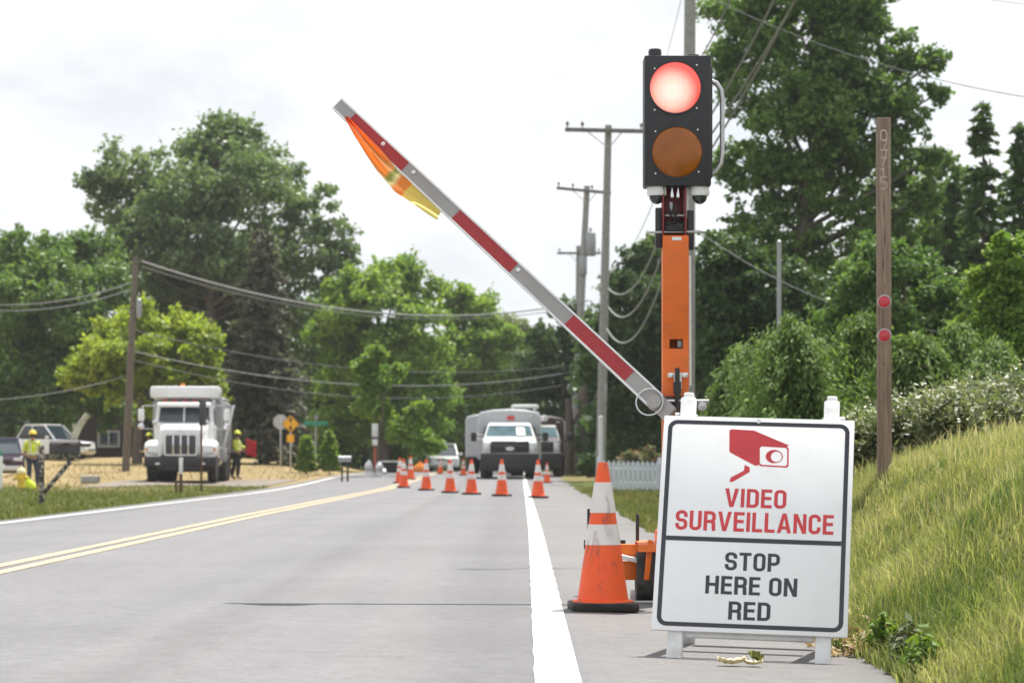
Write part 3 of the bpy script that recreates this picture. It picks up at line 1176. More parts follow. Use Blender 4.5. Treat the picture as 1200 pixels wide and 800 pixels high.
    nt.links.new(wv1.outputs[0], g1.inputs[0])
    g2 = ramp(nt, [(0.05, (0.62,) * 3), (0.3, (1, 1, 1))])
    nt.links.new(wv2.outputs[0], g2.inputs[0])
    cc = mixc(nt, 0.8, rc.outputs[0], g1.outputs[0], 'MULTIPLY')
    cc = mixc(nt, 0.8, cc, g2.outputs[0], 'MULTIPLY')
    pb = N(nt, 'ShaderNodeBsdfPrincipled')
    pb.inputs['Base Color'].default_value = (0.5, 0.05, 0.04, 1)
    pb.inputs['Roughness'].default_value = 0.15
    nt.links.new(cc, pb.inputs['Emission Color'])
    pb.inputs['Emission Strength'].default_value = 0.46
    nt.links.new(pb.outputs[0], out.inputs[0])
    m_amb = mat('amber_lens', (0.30, 0.085, 0.004), 0.14, var=0.2, scale=9, bump=0.35, bscale=90, coat=0.35, spec=0.3)
    lr = 29.5 * s
    for px_, py_, nm, mm in ((790, 106, 'red_lens', ml), (792, 181, 'amber_lens', m_amb)):
        c = (0, 0, 0)
        lens = MB().lathe([(0.001, -0.035)] + [(lr * math.sin(a), -0.035 * math.cos(a)) for a in (0.2, 0.45, 0.7, 0.95, 1.2, 1.4, 1.57)] + [(lr, 0.006)], 40, c, 'Y')
        lens.build(nm, mm, ho, loc=(lx(px_), fy2 - 0.002, lz(py_)))
        ring_mb([((lr + 0.010) * math.cos(k * math.pi / 20), (lr + 0.010) * math.sin(k * math.pi / 20)) for k in range(40)], [((lr + 0.0005) * math.cos(k * math.pi / 20), (lr + 0.0005) * math.sin(k * math.pi / 20)) for k in range(40)], -0.009, 0.004).build('lens_ring', m_head, ho, loc=(lx(px_), fy2 - 0.001, lz(py_)))
    for px_, py_ in ((766, 84), (815, 80), (766, 132), (815, 130), (767, 157), (816, 155), (767, 206), (817, 204)):
        MB().lathe([(0.001, -0.006), (0.006, -0.004), (0.006, 0.004)], 8, (lx(px_), fy2 - 0.001, lz(py_)), 'Y').build('screw', m_chrome, ho)
    MB().lathe([(0.042, 0), (0.044, 0.04), (0.038, 0.055), (0.0, 0.06)], 18, (lx(767.5), 0.0, lz(68)), 'Z').build('radio_antenna', m_black, ho)
    MB().box((lx(812), 0.01, lz(66.5)), (0.07, 0.1, 0.018), 0.004).box((lx(792), 0.0, lz(67)), (0.05, 0.03, 0.012), 0.002).build('top_bracket', m_black, ho)
    hb = [(lx(833), -0.02, lz(96)), (lx(839), -0.02, lz(98)), (lx(844.5), -0.02, lz(106)), (lx(846), -0.02, lz(118)), (lx(846), -0.02, lz(180)), (lx(844.5), -0.02, lz(192)), (lx(839), -0.02, lz(201)), (lx(833), -0.02, lz(205))]
    MB().tube(hb, 0.0165, 10).build('handle', m_steel, ho)
    MB().box((lx(832.8), 0.0, lz(145)), (0.012, 0.14, 0.72), 0.003).build('hinge_side', m_head, ho)
    # two dome cameras below the head
    for px_ in (769.5, 819.5):
        dm = MB().lathe([(0.03, 0.055), (0.062, 0.05), (0.066, 0.0), (0.058, -0.012), (0.0, -0.014)], 24, (lx(px_), -0.02, lz(228)), 'Z').build('dome_camera', m_white_plastic, t)
        MB().lathe([(0.050, 0.0)] + [(0.05 * math.cos(a), -0.052 * math.sin(a)) for a in (0.3, 0.6, 0.9, 1.2, 1.45)] + [(0.001, -0.052)], 22, (lx(px_), -0.02, lz(230.5)), 'Z').build('dome_glass', m_glass, dm)
        MB().box((lx(px_), 0.04, lz(221.5)), (0.06, 0.14, 0.016), 0.003).build('camera_bracket', m_steel, dm)
    MB().box((lx(804), 0.0, lz(238)), (0.03, 0.05, 0.2), 0.004).build('mast_bracket', m_white_plastic, t)
    # arm drive at the column foot
    dv = MB().box((lx(793), -0.11, lz(440)), (0.13, 0.02, 0.03), 0.003).box((lx(793), -0.11, lz(447)), (0.05, 0.025, 0.10), 0.003)
    dvo = dv.build('drive_bracket', m_white_plastic, t)
    MB().tube([(lx(792), -0.135, lz(432)), (lx(792), -0.135, lz(484))], 0.016, 10).tube([(lx(792), -0.135, lz(448)), (lx(792), -0.135, lz(462))], 0.026, 10).build('actuator', m_black, dvo)
    for x in (785, 801):
        MB().lathe([(0.0, -0.012), (0.014, -0.01), (0.014, 0.008)], 10, (lx(x), -0.12, lz(440)), 'Y').build('bolt', m_chrome, dvo)
    MB().box((lx(793), 0.0, lz(475)), (0.24, 0.22, 0.12), 0.008).build('drive_housing', mat('rust_red_steel', (0.10, 0.03, 0.025), 0.6, var=0.3, scale=20), t)
    MB().tube([(lx(778), -0.12, lz(470)), (lx(806), -0.12, lz(470))], 0.011, 8).build('pivot_shaft', m_chrome, t)
    MB().tube([(lx(808), -0.05, lz(470)), (lx(830), -0.05, lz(470))], 0.010, 8).lathe([(0.0, -0.02), (0.03, -0.015), (0.03, 0.015), (0.0, 0.02)], 14, (lx(822), -0.05, lz(476)), 'Y').build('locking_pin', m_steel, t)
    # gate arm: rectangular aluminium beam from the pivot to the tip
    m_alu = mat('aluminium_beam', (0.33, 0.315, 0.305), 0.45, 0.2, var=0.08, scale=4, dirt=(0.3, 0.28, 0.26), dirt_amt=0.3)
    A = P(786, 486, 15.62) - base
    B = P(396.5, 123, 16.6) - base
    d = (B - A)
    Ln = d.length
    ux = d.normalized()
    uy = Vector((0, 1, 0))
    uy = (uy - ux * uy.dot(ux)).normalized()
    uz = ux.cross(uy) * -1
    if uz.z < 0:
        uz = -uz
    R4 = Matrix((ux, uy, uz)).transposed().to_4x4()
    X4 = Matrix.Translation(A) @ R4
    hw0, hw1 = 0.108, 0.086
    mb = MB()
    n = 24
    # hollow-looking beam: web + lips top and bottom
    V = []
    prof = lambda hh: [(-0.03, -hh / 2), (0.03, -hh / 2), (0.03, hh / 2), (-0.03, hh / 2)]
    for i in range(n + 1):
        f = i / n
        hh = hw0 + (hw1 - hw0) * f
        for (a, b) in prof(hh):
            V.append((f * Ln, a, b))
    fs = [(0, 1, 2, 3), (n * 4 + 3, n * 4 + 2, n * 4 + 1, n * 4)]
    for i in range(n):
        for k in range(4):
            k2 = (k + 1) % 4
            fs.append((i * 4 + k, i * 4 + k2, (i + 1) * 4 + k2, (i + 1) * 4 + k))
    mb.add(V, fs)
    arm = mb.xf(X4).build('gate_arm', m_alu, t)
    ed = MB()
    for sgn in (-1, 1):
        V = []
        for i in (0, n):
            f = i / n
            hh = (hw0 + (hw1 - hw0) * f) / 2
            for (a, b) in [(-0.038, hh - 0.006), (0.036, hh - 0.006), (0.036, hh + 0.006), (-0.038, hh + 0.006)]:
                V.append((0.12 + f * (Ln - 0.12), a, sgn * b))
        fs = [(0, 1, 2, 3), (7, 6, 5, 4)] + [(k, (k + 1) % 4, 4 + (k + 1) % 4, 4 + k) for k in range(4)]
        ed.add(V, fs)
    ed.xf(X4).build('edge_trim', m_white_plastic, arm)

    def tpar(px):                                # photo column -> position along the arm
        return (786 - px) / (786 - 396.5) * Ln
    for xa, xb in ((415, 480), (541, 609), (673, 741)):
        f0, f1 = tpar(xb), tpar(xa)
        hh0 = (hw0 + (hw1 - hw0) * f0 / Ln) * 0.86
        sb = MB()
        for ysg in (-0.0315, 0.0315):
            sb.box(((f0 + f1) / 2, ysg, 0), (f1 - f0, 0.002, hh0))
        sb.xf(X4).build('red_stripe', m_red, arm)
    for px_ in (452, 489, 613):
        MB().lathe([(0.001, -0.008), (0.014, -0.006), (0.016, 0.0)], 12, (tpar(px_), -0.034, 0.012), 'Y').xf(X4).build('bolt', m_white_plastic, arm)
    # pivot hub with a guard ring
    MB().lathe([(0.001, -0.02), (0.045, -0.018), (0.05, 0.0), (0.05, 0.03)], 26, (tpar(771), -0.052, -0.015), 'Y').xf(X4).build('pivot_hub', m_alu, arm)
    kn = 26
    MB().tube([(tpar(768) + 0.088 * math.cos(k * 2 * math.pi / kn), -0.05, -0.035 + 0.088 * math.sin(k * 2 * math.pi / kn)) for k in range(kn + 1)], 0.0042, 8, cap=False).xf(X4).build('guard_ring', m_white_plastic, arm)
    # trailer below, mostly behind the cone and the sign
    mf = MB()
    mf.box((0.0, 0.0, 0.34), (0.9, 0.08, 0.08), 0.006)
    mf.box((0.02, 0.0, 0.42), (0.30, 0.30, 0.10), 0.008)
    mf.box((0.15, 0.55, 0.34), (0.08, 1.2, 0.08), 0.006)
    mf.build('trailer_frame', m_orange, t)
    MB().box((0.17, 0.05, 0.72), (0.42, 0.38, 0.46), 0.02).build('battery_box', m_greymetal, t)
    m_rub = m_blacksat
    for wx in (lx(756), 0.78):
        tr = 0.172
        wc = (wx, -0.08, tr - 0.0)
        ty = MB().lathe([(0.10, -0.06), (0.15, -0.065), (tr - 0.006, -0.05), (tr, -0.02), (tr, 0.02), (tr - 0.006, 0.05), (0.15, 0.065), (0.10, 0.06)], 30, wc, 'X').build('tyre', m_rub, t)
        MB().lathe([(0.001, -0.045), (0.05, -0.048), (0.095, -0.03), (0.102, 0.03), (0.05, 0.048), (0.001, 0.045)], 22, wc, 'X').build('rim', m_white, ty)
        fd = [(-0.22, 0.34), (-0.2, 0.385), (-0.12, 0.40), (0.16, 0.40), (0.24, 0.38), (0.26, 0.34), (0.25, 0.34), (0.23, 0.37), (0.15, 0.39), (-0.12, 0.39), (-0.19, 0.375), (-0.21, 0.34)]
        MB().prism([(a - 0.08, b) for a, b in fd], wx - 0.06, wx + 0.06, 'YZ').box((wx, 0.0, 0.365), (0.05, 0.06, 0.03), 0.003).build('fender', m_orange, t)
    MB().box((lx(741), 0.0, lz(668)), (0.14, 0.1, 0.12), 0.008).build('jack_mount', m_orange, t)
    MB().box((lx(757.5), -0.24, lz(654)), (0.035, 0.05, 0.26), 0.008, rot=(0, rad(6), 0)).build('jack_handle', m_orange, t)
    MB().box((lx(743), -0.05, lz(655)), (0.19, 0.16, 0.03), 0.006, rot=(0, rad(14), 0)).build('tool_tray', m_white_plastic, t)
    MB().box((lx(747.5), 0.06, lz(622)), (0.022, 0.022, 0.22), 0.003).build('jack_post', m_black, t)
    MB().box((lx(694), 0.5, lz(622)), (0.03, 0.03, 0.12), 0.004).box((lx(694), 0.5, 0.3), (0.035, 0.035, 0.6), 0.004).box((lx(712), 0.5, 0.36), (0.28, 0.05, 0.06), 0.004).build('outrigger', m_black, t)
    MB().box((lx(745), -0.12, 0.012), (0.34, 0.14, 0.02), 0.004).box((lx(742), -0.1, 0.05), (0.05, 0.05, 0.07), 0.004).build('foot_plate', m_steel, t)

    # safety flag hanging from the outer end of the arm: a top-level cloth
    m_fl, nt, out = _nodes('hi_vis_flag_cloth')
    p1 = N(nt, 'ShaderNodeBsdfPrincipled')
    p1.inputs['Roughness'].default_value = 0.7
    att = N(nt, 'ShaderNodeTexCoord').outputs['UV']
    su = N(nt, 'ShaderNodeSeparateXYZ')
    nt.links.new(att, su.inputs[0])
    rr = ramp(nt, [(0.0, (0.9, 0.2, 0.05)), (0.2, (0.98, 0.38, 0.12)), (0.47, (1.0, 0.46, 0.15)), (0.485, (0.4, 0.42, 0.12)), (0.505, (0.4, 0.42, 0.12)), (0.53, (0.85, 0.75, 0.35)), (0.56, (0.95, 0.3, 0.08)), (0.68, (0.95, 0.34, 0.08)), (0.7, (0.95, 0.72, 0.2)), (1.0, (0.93, 0.8, 0.3))], 'LINEAR')
    nt.links.new(su.outputs[0], rr.inputs[0])
    nt.links.new(rr.outputs[0], p1.inputs['Base Color'])
    tl = N(nt, 'ShaderNodeBsdfTranslucent')
    nt.links.new(rr.outputs[0], tl.inputs[0])
    mx = N(nt, 'ShaderNodeMixShader')
    mx.inputs[0].default_value = 0.8
    nt.links.new(p1.outputs[0], mx.inputs[1])
    nt.links.new(tl.outputs[0], mx.inputs[2])
    nt.links.new(mx.outputs[0], out.inputs[0])
    top = [(410, 138), (430, 157), (446, 173), (462, 190), (477, 205), (487, 216), (500, 229), (517, 249)]
    bot = [(404, 138), (416, 161), (430, 184), (445, 207), (464, 229), (473, 233), (491, 244), (512, 259)]
    nu, nv = 42, 12

    def lerp_l(L, f):
        k = f * (len(L) - 1)
        i = min(int(k), len(L) - 2)
        g = k - i
        return (L[i][0] + (L[i + 1][0] - L[i][0]) * g, L[i][1] + (L[i + 1][1] - L[i][1]) * g)
    V, UV, fs = [], [], []
    for i in range(nu + 1):
        f = i / nu
        a, b = lerp_l(top, f), lerp_l(bot, f)
        Yb = 16.58 - 0.24 * f
        for j in range(nv + 1):
            g = j / nv
            wob = math.sin(j * 1.15 + f * 5) * 0.06 * math.sin(math.pi * min(1, f * 1.6 + 0.1)) + 0.02 * math.sin(f * 14 + j * 0.8)
            sag = math.sin(f * 23 + j) * 0.8 * g
            p = P(a[0] + (b[0] - a[0]) * g + sag * 0.5, a[1] + (b[1] - a[1]) * g + sag, Yb)
            p.y += -0.05 + wob - 0.25 * g * math.sin(math.pi * min(1, f * 1.25))
            V.append(p)
            UV.append((f, g))
    for i in range(nu):
        for j in range(nv):
            k = i * (nv + 1) + j
            fs.append((k, k + 1, k + nv + 2, k + nv + 1))
    me = bpy.data.meshes.new('safety_flag')
    me.from_pydata(V, [], fs)
    uvl = me.uv_layers.new(name='UVMap')
    for lp in me.loops:
        uvl.data[lp.index].uv = UV[lp.vertex_index]
    me.polygons.foreach_set('use_smooth', [True] * len(fs))
    me.materials.append(m_fl)
    fo = bpy.data.objects.new('safety_flag', me)
    COL.objects.link(fo)
    tag(fo, 'furled orange and yellow warning flag hanging from the outer end of the gate arm', 'flag')


flagger_signal()


# ------------------------------------------------------------------ brown address post
def address_post():
    Y = 18.0
    s = Y / F
    X = PX(1036.5, Y)
    zb = H + (HZ - 556) * s
    t = thing('address_post', 'tall brown wooden post with carved house number and two red reflectors', 'post', (X, Y, zb), rot=(0, rad(-0.2), rad(-6)))
    m_post, nt, out = _nodes('brown_post_wood')
    b = N(nt, 'ShaderNodeBsdfPrincipled')
    b.inputs['Roughness'].default_value = 0.85
    nt.links.new(b.outputs[0], out.inputs[0])
    tc = N(nt, 'ShaderNodeTexCoord').outputs['Object']
    mp_ = N(nt, 'ShaderNodeMapping')
    mp_.inputs['Scale'].default_value = (22, 22, 0.9)
    nt.links.new(tc, mp_.inputs[0])
    n1 = noise(nt, mp_.outputs[0], 2.2, 8, 0.65, 0.5)
    r = ramp(nt, [(0.25, (0.1, 0.07, 0.05)), (0.45, (0.22, 0.16, 0.12)), (0.7, (0.33, 0.255, 0.195))])
    nt.links.new(n1.outputs[0], r.inputs[0])
    n2 = noise(nt, tc, 2.5, 4)
    c = mixc(nt, 0.4, r.outputs[0], n2.outputs[0], 'OVERLAY')
    nt.links.new(c, b.inputs['Base Color'])
    bp = N(nt, 'ShaderNodeBump')
    bp.inputs['Strength'].default_value = 0.5
    bp.inputs['Distance'].default_value = 0.01
    nt.links.new(n1.outputs[0], bp.inputs['Height'])
    nt.links.new(bp.outputs[0], b.inputs['Normal'])
    Hh = (556 - 139) * s
    Wd = 16.5 * s
    MB().box((0, 0, Hh / 2 - 0.2), (Wd, Wd, Hh + 0.4), 0.006).build('post', m_post, t)
    m_num = mat('pale_number_paint', (0.5, 0.4, 0.34), 0.6, var=0.15, scale=40)
    fy = -Wd / 2 - 0.0005
    for ch, y0, y1 in (('9', 153, 175), ('7', 176, 196), ('1', 197, 209), ('5', 208, 223)):
        text_mb(ch, (y1 - y0) * s, -0.026, 0.026 if ch != '1' else 0.008, (556 - y1) * s, fy, depth=0.004, t=0.09).build('house_number', m_num, t)
    m_refl = mat('red_reflector', (0.55, 0.01, 0.035), 0.15, var=0.15, scale=60, bump=0.3, bscale=200, coat=0.6)
    m_crack = mat('dark_wood_crack', (0.02, 0.014, 0.011), 0.9)
    for py in (354, 393.5):
        rf = MB().lathe([(0.001, -0.009), (0.03, -0.0085), (0.042, -0.005), (0.043, 0.0)], 26, (0, fy, (556 - py) * s), 'Y').build('reflector', m_refl, t)
        MB().lathe([(0.043, 0.0), (0.045, -0.006), (0.051, -0.005), (0.052, 0.0)], 26, (0, fy, (556 - py) * s), 'Y').build('reflector_rim', m_steel, rf)
    for k, (z0, z1) in enumerate(((226, 262), (268, 292), (300, 320), (335, 340), (424, 430))):
        x = 0.006 * math.sin(k * 2.4)
        MB().prism([(x, (556 - z1) * s), (x + 0.0035, (556 - (z0 + z1) / 2) * s), (x - 0.001, (556 - z0) * s), (x - 0.003, (556 - (z0 + z1) / 2 + 3) * s)], fy - 0.0006, fy + 0.002).build('wood_crack', m_crack, t)


address_post()
# ------------------------------------------------------------------ trees
m_bark = mat('grey_brown_bark', (0.11, 0.09, 0.07), 0.9, var=0.3, scale=4, bump=0.5, bscale=18)
m_barkpale = mat('pale_bark', (0.34, 0.34, 0.26), 0.9, var=0.25, scale=4, bump=0.4, bscale=18)
LM = {
    'mid': leaf_mat('leaf_mid_green', [(0.0729, 0.1408, 0.0371), (0.1230, 0.2125, 0.0535), (0.1894, 0.2842, 0.0752)], 0.43),
    'dark': leaf_mat('leaf_dark_green', [(0.0460, 0.0898, 0.0315), (0.0758, 0.1322, 0.0439), (0.1109, 0.1747, 0.0563)], 0.39),
    'grey': leaf_mat('leaf_grey_green', [(0.0860, 0.1441, 0.0563), (0.1375, 0.2060, 0.0823), (0.2081, 0.2770, 0.1212)], 0.39),
    'bright': leaf_mat('leaf_yellow_green', [(0.1674, 0.2410, 0.0330), (0.2760, 0.3590, 0.0485), (0.4117, 0.4623, 0.0758)], 0.50),
    'lime': leaf_mat('leaf_fresh_green', [(0.1082, 0.2045, 0.0385), (0.1894, 0.3001, 0.0535), (0.3000, 0.3877, 0.0792)], 0.49),
    'spruce': leaf_mat('spruce_needles', [(0.07, 0.08, 0.058), (0.115, 0.125, 0.092), (0.185, 0.18, 0.135)], 0.22, 0.7),
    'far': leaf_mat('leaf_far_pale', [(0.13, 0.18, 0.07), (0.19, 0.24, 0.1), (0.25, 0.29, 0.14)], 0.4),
    'weep': leaf_mat('weeping_needles', [(0.0854, 0.1482, 0.0374), (0.1402, 0.2203, 0.0557), (0.2116, 0.3068, 0.0831)], 0.35, 0.7),
    'hedge': leaf_mat('shrub_leaf', [(0.11, 0.14, 0.065), (0.17, 0.2, 0.1), (0.24, 0.265, 0.16)], 0.34),
    'blossom': leaf_mat('white_blossom', [(0.5, 0.48, 0.38), (0.66, 0.64, 0.54), (0.78, 0.77, 0.7)], 0.2),
}


def limb(mb, a, b, r0, r1, rng, sag=0.06, n=6):
    a, b = Vector(a), Vector(b)
    L = (b - a).length
    off = Vector(rng.normal(size=3)) * L * sag
    pts, rs = [], []
    for i in range(n + 1):
        f = i / n
        pts.append(a.lerp(b, f) + off * math.sin(math.pi * f))
        rs.append(r0 + (r1 - r0) * f ** 0.8)
    mb.tube(pts, rs, 7, cap=False)


def tree(name, label, cat, Y, base_px, base_py, clumps, nleaf, leaf, lm, seed, group=None, trunk_r=0.25, fork=0.35, sub=9, subr=0.42, yspread=0.8, bark=None, lw=0.6, up=0.6, droopy=0.0):
    """clumps: (px, py, radius_px, dY, squash) in photo pixels at distance Y: real ellipsoids of foliage"""
    rng = np.random.default_rng(seed)
    s = Y / F
    X0 = PX(base_px, Y)
    z0 = ground_z(X0, Y) if base_py is None else H + (HZ - base_py) * s
    base = Vector((X0, Y, z0 - 0.1))
    t = thing(name, label, cat, base, group=group)
    cl = []
    for c in clumps:
        px, py, rp, dy, sq = (list(c) + [0, 0.85])[:5] if len(c) == 3 else (list(c) + [0.85])[:5] if len(c) == 4 else c
        cl.append((np.array([PX(px, Y) - X0, dy, H + (HZ - py) * s - base.z]), rp * s, sq))
    tot = sum(r * r for _, r, _ in cl)
    Cs, Ns = [], []
    tb = MB()
    topz = max(c[2] for c, _, _ in cl)
    cxm = sum(c[0] * r for c, r, _ in cl) / sum(r for _, r, _ in cl)
    fz = topz * fork
    trunk_pts = [Vector((0, 0, -0.3)), Vector((0.05, 0, fz * 0.5)), Vector((cxm * 0.15, 0, fz)), Vector((cxm * 0.6, 0.0, fz + (topz - fz) * 0.5)), Vector((cxm * 0.9, 0, topz * 0.93))]
    tb.tube(trunk_pts, [trunk_r * 1.25, trunk_r, trunk_r * 0.8, trunk_r * 0.45, trunk_r * 0.1], 10, cap=False)
    for c, r, sq in cl:
        f = min(0.85, max(0.1, (c[2] - fz) / max(0.5, topz - fz) * 0.6))
        a = trunk_pts[2].lerp(trunk_pts[4], f) if c[2] > fz else trunk_pts[1].lerp(trunk_pts[2], 0.7)
        limb(tb, a, c, trunk_r * 0.26, trunk_r * 0.07, rng)
        nl = int(nleaf * r * r / tot)
        # sub-clumps over the upper shell of the clump
        nl = int(nl * 2.3)
        k = max(6, int(2.2 * sub * (0.7 + 0.5 * rng.random())))
        dirs = unit(rng.normal(size=(k, 3)) + np.array([0, 0, 0.12]))
        rr = r * (0.15 + 0.92 * rng.random(k) ** 0.55)
        cen = c + dirs * rr[:, None] * np.array([1, yspread, sq])
        sr = r * subr * (0.45 + 0.75 * rng.random(k) ** 1.5)
        for j in range(k):
            if j % 5 == 0:
                limb(tb, c, cen[j], trunk_r * 0.1, trunk_r * 0.03, rng, n=3)
            m = max(6, int(nl * sr[j] ** 2 / np.sum(sr ** 2)))
            dd = unit(rng.normal(size=(m, 3)))
            rad_ = sr[j] * (0.15 + 1.0 * rng.random(m) ** 0.75)
            q = cen[j] + dd * rad_[:, None] * np.array([1.0, 1.0, 0.66])
            # twigs reaching out of the clump give a ragged outline
            tw = unit(rng.normal(size=(5, 3)) + np.array([0, 0, 0.5])) + 0
            pick = rng.integers(0, 5, m)
            stray = rng.random(m) < 0.22
            al = sr[j] * (0.7 + 0.85 * rng.random(m))
            q2 = cen[j] + tw[pick] * al[:, None] + rng.normal(size=(m, 3)) * sr[j] * 0.1
            q = np.where(stray[:, None], q2, q)
            q[:, 2] -= droopy * sr[j] * rng.random(m) * np.linalg.norm(dd[:, :2], axis=1)
            Cs.append(q)
            Ns.append(unit(dd * 0.55 + rng.normal(size=(m, 3)) * 0.8 + np.array([0, 0, up])))
    C = np.concatenate(Cs)
    Nn = np.concatenate(Ns)
    n = len(C)
    L = leaf * 0.68 * (0.6 + 0.8 * rng.random(n))
    V, Fq = leaf_quads(C, Nn, L, L * lw, rng)
    tb.build('trunk', bark or m_bark, t)
    np_mesh('crown', V, Fq, LM[lm], parent=t)
    return t


G = 'trees behind the road'
# big airy tree, left
tree('deciduous_tree', 'very tall grey-green airy tree rising above all others left of the road', 'tree', 138, 245, 548,
     [(262, 178, 48), (215, 200, 44, 2), (160, 205, 42), (310, 196, 40, 2), (300, 235, 50, -3), (228, 240, 48, -3), (125, 228, 40, 1), (180, 250, 44, 0), (360, 240, 36), (345, 290, 48, -1), (395, 275, 26, 0), (140, 280, 40, 0), (270, 290, 60, 3), (200, 310, 52, 2), (390, 330, 36, 0), (330, 350, 50, 0), (240, 370, 60, 3), (255, 150, 24), (240, 285, 44, -4), (200, 275, 40, -4), (290, 315, 46, -4), (165, 300, 36, -3), (235, 325, 46, 4), (275, 345, 44, 3), (205, 350, 40, 3), (240, 400, 56, 4), (300, 400, 50, 4), (190, 410, 50, 4), (250, 450, 60, 5), (310, 450, 50, 5), (190, 470, 50, 5), (250, 505, 50, 5), (330, 500, 40, 5), (370, 385, 34, 2), (375, 430, 34, 2), (290, 165, 26), (108, 215, 22), (408, 300, 18), (150, 330, 50, 4)],
     52000, 0.42, 'grey', 1, trunk_r=0.42, sub=13, subr=0.36, group=None)
# left dark round tree
tree('deciduous_tree', 'broad dark green tree at the far left edge behind the parked cars', 'tree', 124, 45, 545,
     [(40, 300, 48), (95, 305, 44, 2), (10, 320, 46, 0), (125, 340, 36, 0), (60, 350, 58, -2), (5, 385, 54, 0), (95, 390, 50, 0), (40, 420, 58, 0), (110, 440, 44, 1), (-30, 340, 50, 1), (-35, 420, 55, 1), (0, 460, 52, -1), (65, 465, 45, -1), (125, 480, 32, 1)],
     36000, 0.36, 'mid', 2, trunk_r=0.4, sub=12, subr=0.4)
# bright tree in front of it
tree('maple_tree', 'bright yellow-green spreading tree behind the white dump truck', 'tree', 108, 160, 545,
     [(170, 378, 30), (130, 392, 28, 1), (215, 390, 30, 1), (245, 402, 22), (105, 425, 28, 0), (160, 420, 40, -1), (225, 430, 36, 0), (185, 455, 36, 0), (120, 450, 24, 0), (85, 440, 16, 0), (240, 460, 26)],
     20000, 0.30, 'bright', 3, trunk_r=0.22, sub=12, subr=0.42, fork=0.3)


def conifer(name, label, Y, px, base_py, top_py, half_px, seed, lm='spruce', n_layers=26, leaf=0.3, dens=1.0, group=None, shape=0.75, droop=0.35, low=0.06):
    rng = np.random.default_rng(seed)
    s = Y / F
    X0 = PX(px, Y)
    z0 = ground_z(X0, Y) if base_py is None else H + (HZ - base_py) * s
    base = Vector((X0, Y, z0))
    t = thing(name, label, 'tree', base, group=group)
    Ht = H + (HZ - top_py) * s - z0
    R = half_px * s
    tb = MB()
    tb.tube([(0, 0, -0.3), (0.02, 0, Ht * 0.5), (0, 0, Ht)], [R * 0.085, R * 0.05, 0.02], 9, cap=False)
    Cs, Ns, Ds = [], [], []
    for i in range(n_layers):
        f = low + (1 - low) * (i + rng.random() * 1.6) / (n_layers + 1)
        z = Ht * f
        rr = R * ((1 - f) ** shape) * (0.75 + 0.4 * rng.random()) + 0.08
        nb_ = int(7 + 6 * (1 - f))
        a0 = rng.random() * 6.28
        for k in range(nb_):
            a = a0 + 2 * math.pi * k / nb_ + rng.normal() * 0.25
            L = rr * (0.7 + 0.45 * rng.random())
            z_ = z
            z = Ht * min(0.985, max(low, f + rng.normal() * 0.022))
            d = np.array([math.cos(a), math.sin(a), 0])
            dr = droop * (0.6 + 0.8 * rng.random())
            m = max(8, int(34 * dens * L / 2.0))
            u = rng.random(m) ** 0.7
            pts = np.array([0, 0, z]) + d * (u * L)[:, None]
            pts[:, 2] += -dr * L * u ** 1.5 + 0.12 * L * u ** 3
            w_ = 0.22 * L * (1.1 - u)
            side = np.array([-d[1], d[0], 0])
            pts += side * (rng.normal(size=m) * w_)[:, None]
            pts[:, 2] += -np.abs(rng.normal(size=m)) * 0.10 * L * 0.7
            Cs.append(pts)
            nn = unit(np.array([0, 0, 0.8]) + rng.normal(size=(m, 3)) * 0.6)
            Ns.append(nn)
            Ds.append(unit(d * 0.8 + rng.normal(size=(m, 3)) * 0.5 + np.array([0, 0, -0.45])))
            if k % 3 == 0 and L > 0.5:
                tb.tube([(0, 0, z), tuple(np.array([0, 0, z - dr * L * 0.35]) + d * L * 0.5), tuple(np.array([0, 0, z - dr * L * 0.8]) + d * L * 0.9)], [0.05, 0.03, 0.012], 5, cap=False)
    C, Nn, D = map(np.concatenate, (Cs, Ns, Ds))
    n = len(C)
    Lf = leaf * (0.6 + 0.9 * rng.random(n))
    V, Fq = leaf_quads(C, Nn, Lf, Lf * 0.42, rng, droop=D)
    tb.build('trunk', m_bark, t)
    np_mesh('crown', V, Fq, LM[lm], parent=t)
    return t


conifer('spruce_tree', 'tall grey-green spruce with a brown trunk right of the dump truck', 112, 308, 545, 262, 64, 5, n_layers=30, leaf=0.42, dens=2.0, shape=0.62, droop=0.4)
# middle green group
tree('deciduous_tree', 'full green rounded tree with sunlit top in the middle left of the road', 'tree', 128, 450, 556,
     [(430, 330, 30), (470, 325, 26, 1), (405, 345, 24), (490, 350, 30, 1), (440, 370, 44, -1), (395, 395, 34, 0), (490, 400, 42, -1), (435, 420, 44, 0), (400, 450, 36, 0), (480, 455, 44, 0), (430, 485, 42, 0), (385, 500, 26, 0), (490, 505, 34, 0), (455, 520, 30, 1), (400, 530, 26)],
     30000, 0.33, 'lime', 6, trunk_r=0.35, sub=13, subr=0.4, fork=0.2)
tree('deciduous_tree', 'yellow-green sloping tree leaning towards the road above the grey truck', 'tree', 142, 560, 556,
     [(528, 348, 22), (550, 375, 30, 0), (575, 400, 30, 0), (545, 420, 36, -1), (590, 440, 28, 0), (560, 460, 36, 0), (605, 470, 22, 0), (530, 480, 32, 0), (585, 500, 30), (540, 525, 26, 0), (520, 400, 26, 1), (520, 440, 30, 1), (540, 352, 22), (560, 362, 24, 1), (600, 405, 22), (615, 440, 20), (612, 500, 22)],
     24000, 0.34, 'lime', 7, trunk_r=0.3, sub=12, subr=0.4, fork=0.2)
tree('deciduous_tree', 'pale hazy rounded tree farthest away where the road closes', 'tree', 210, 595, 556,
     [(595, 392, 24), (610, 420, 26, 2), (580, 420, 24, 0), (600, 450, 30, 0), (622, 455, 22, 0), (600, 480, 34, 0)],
     9000, 0.5, 'far', 8, trunk_r=0.3, sub=10)
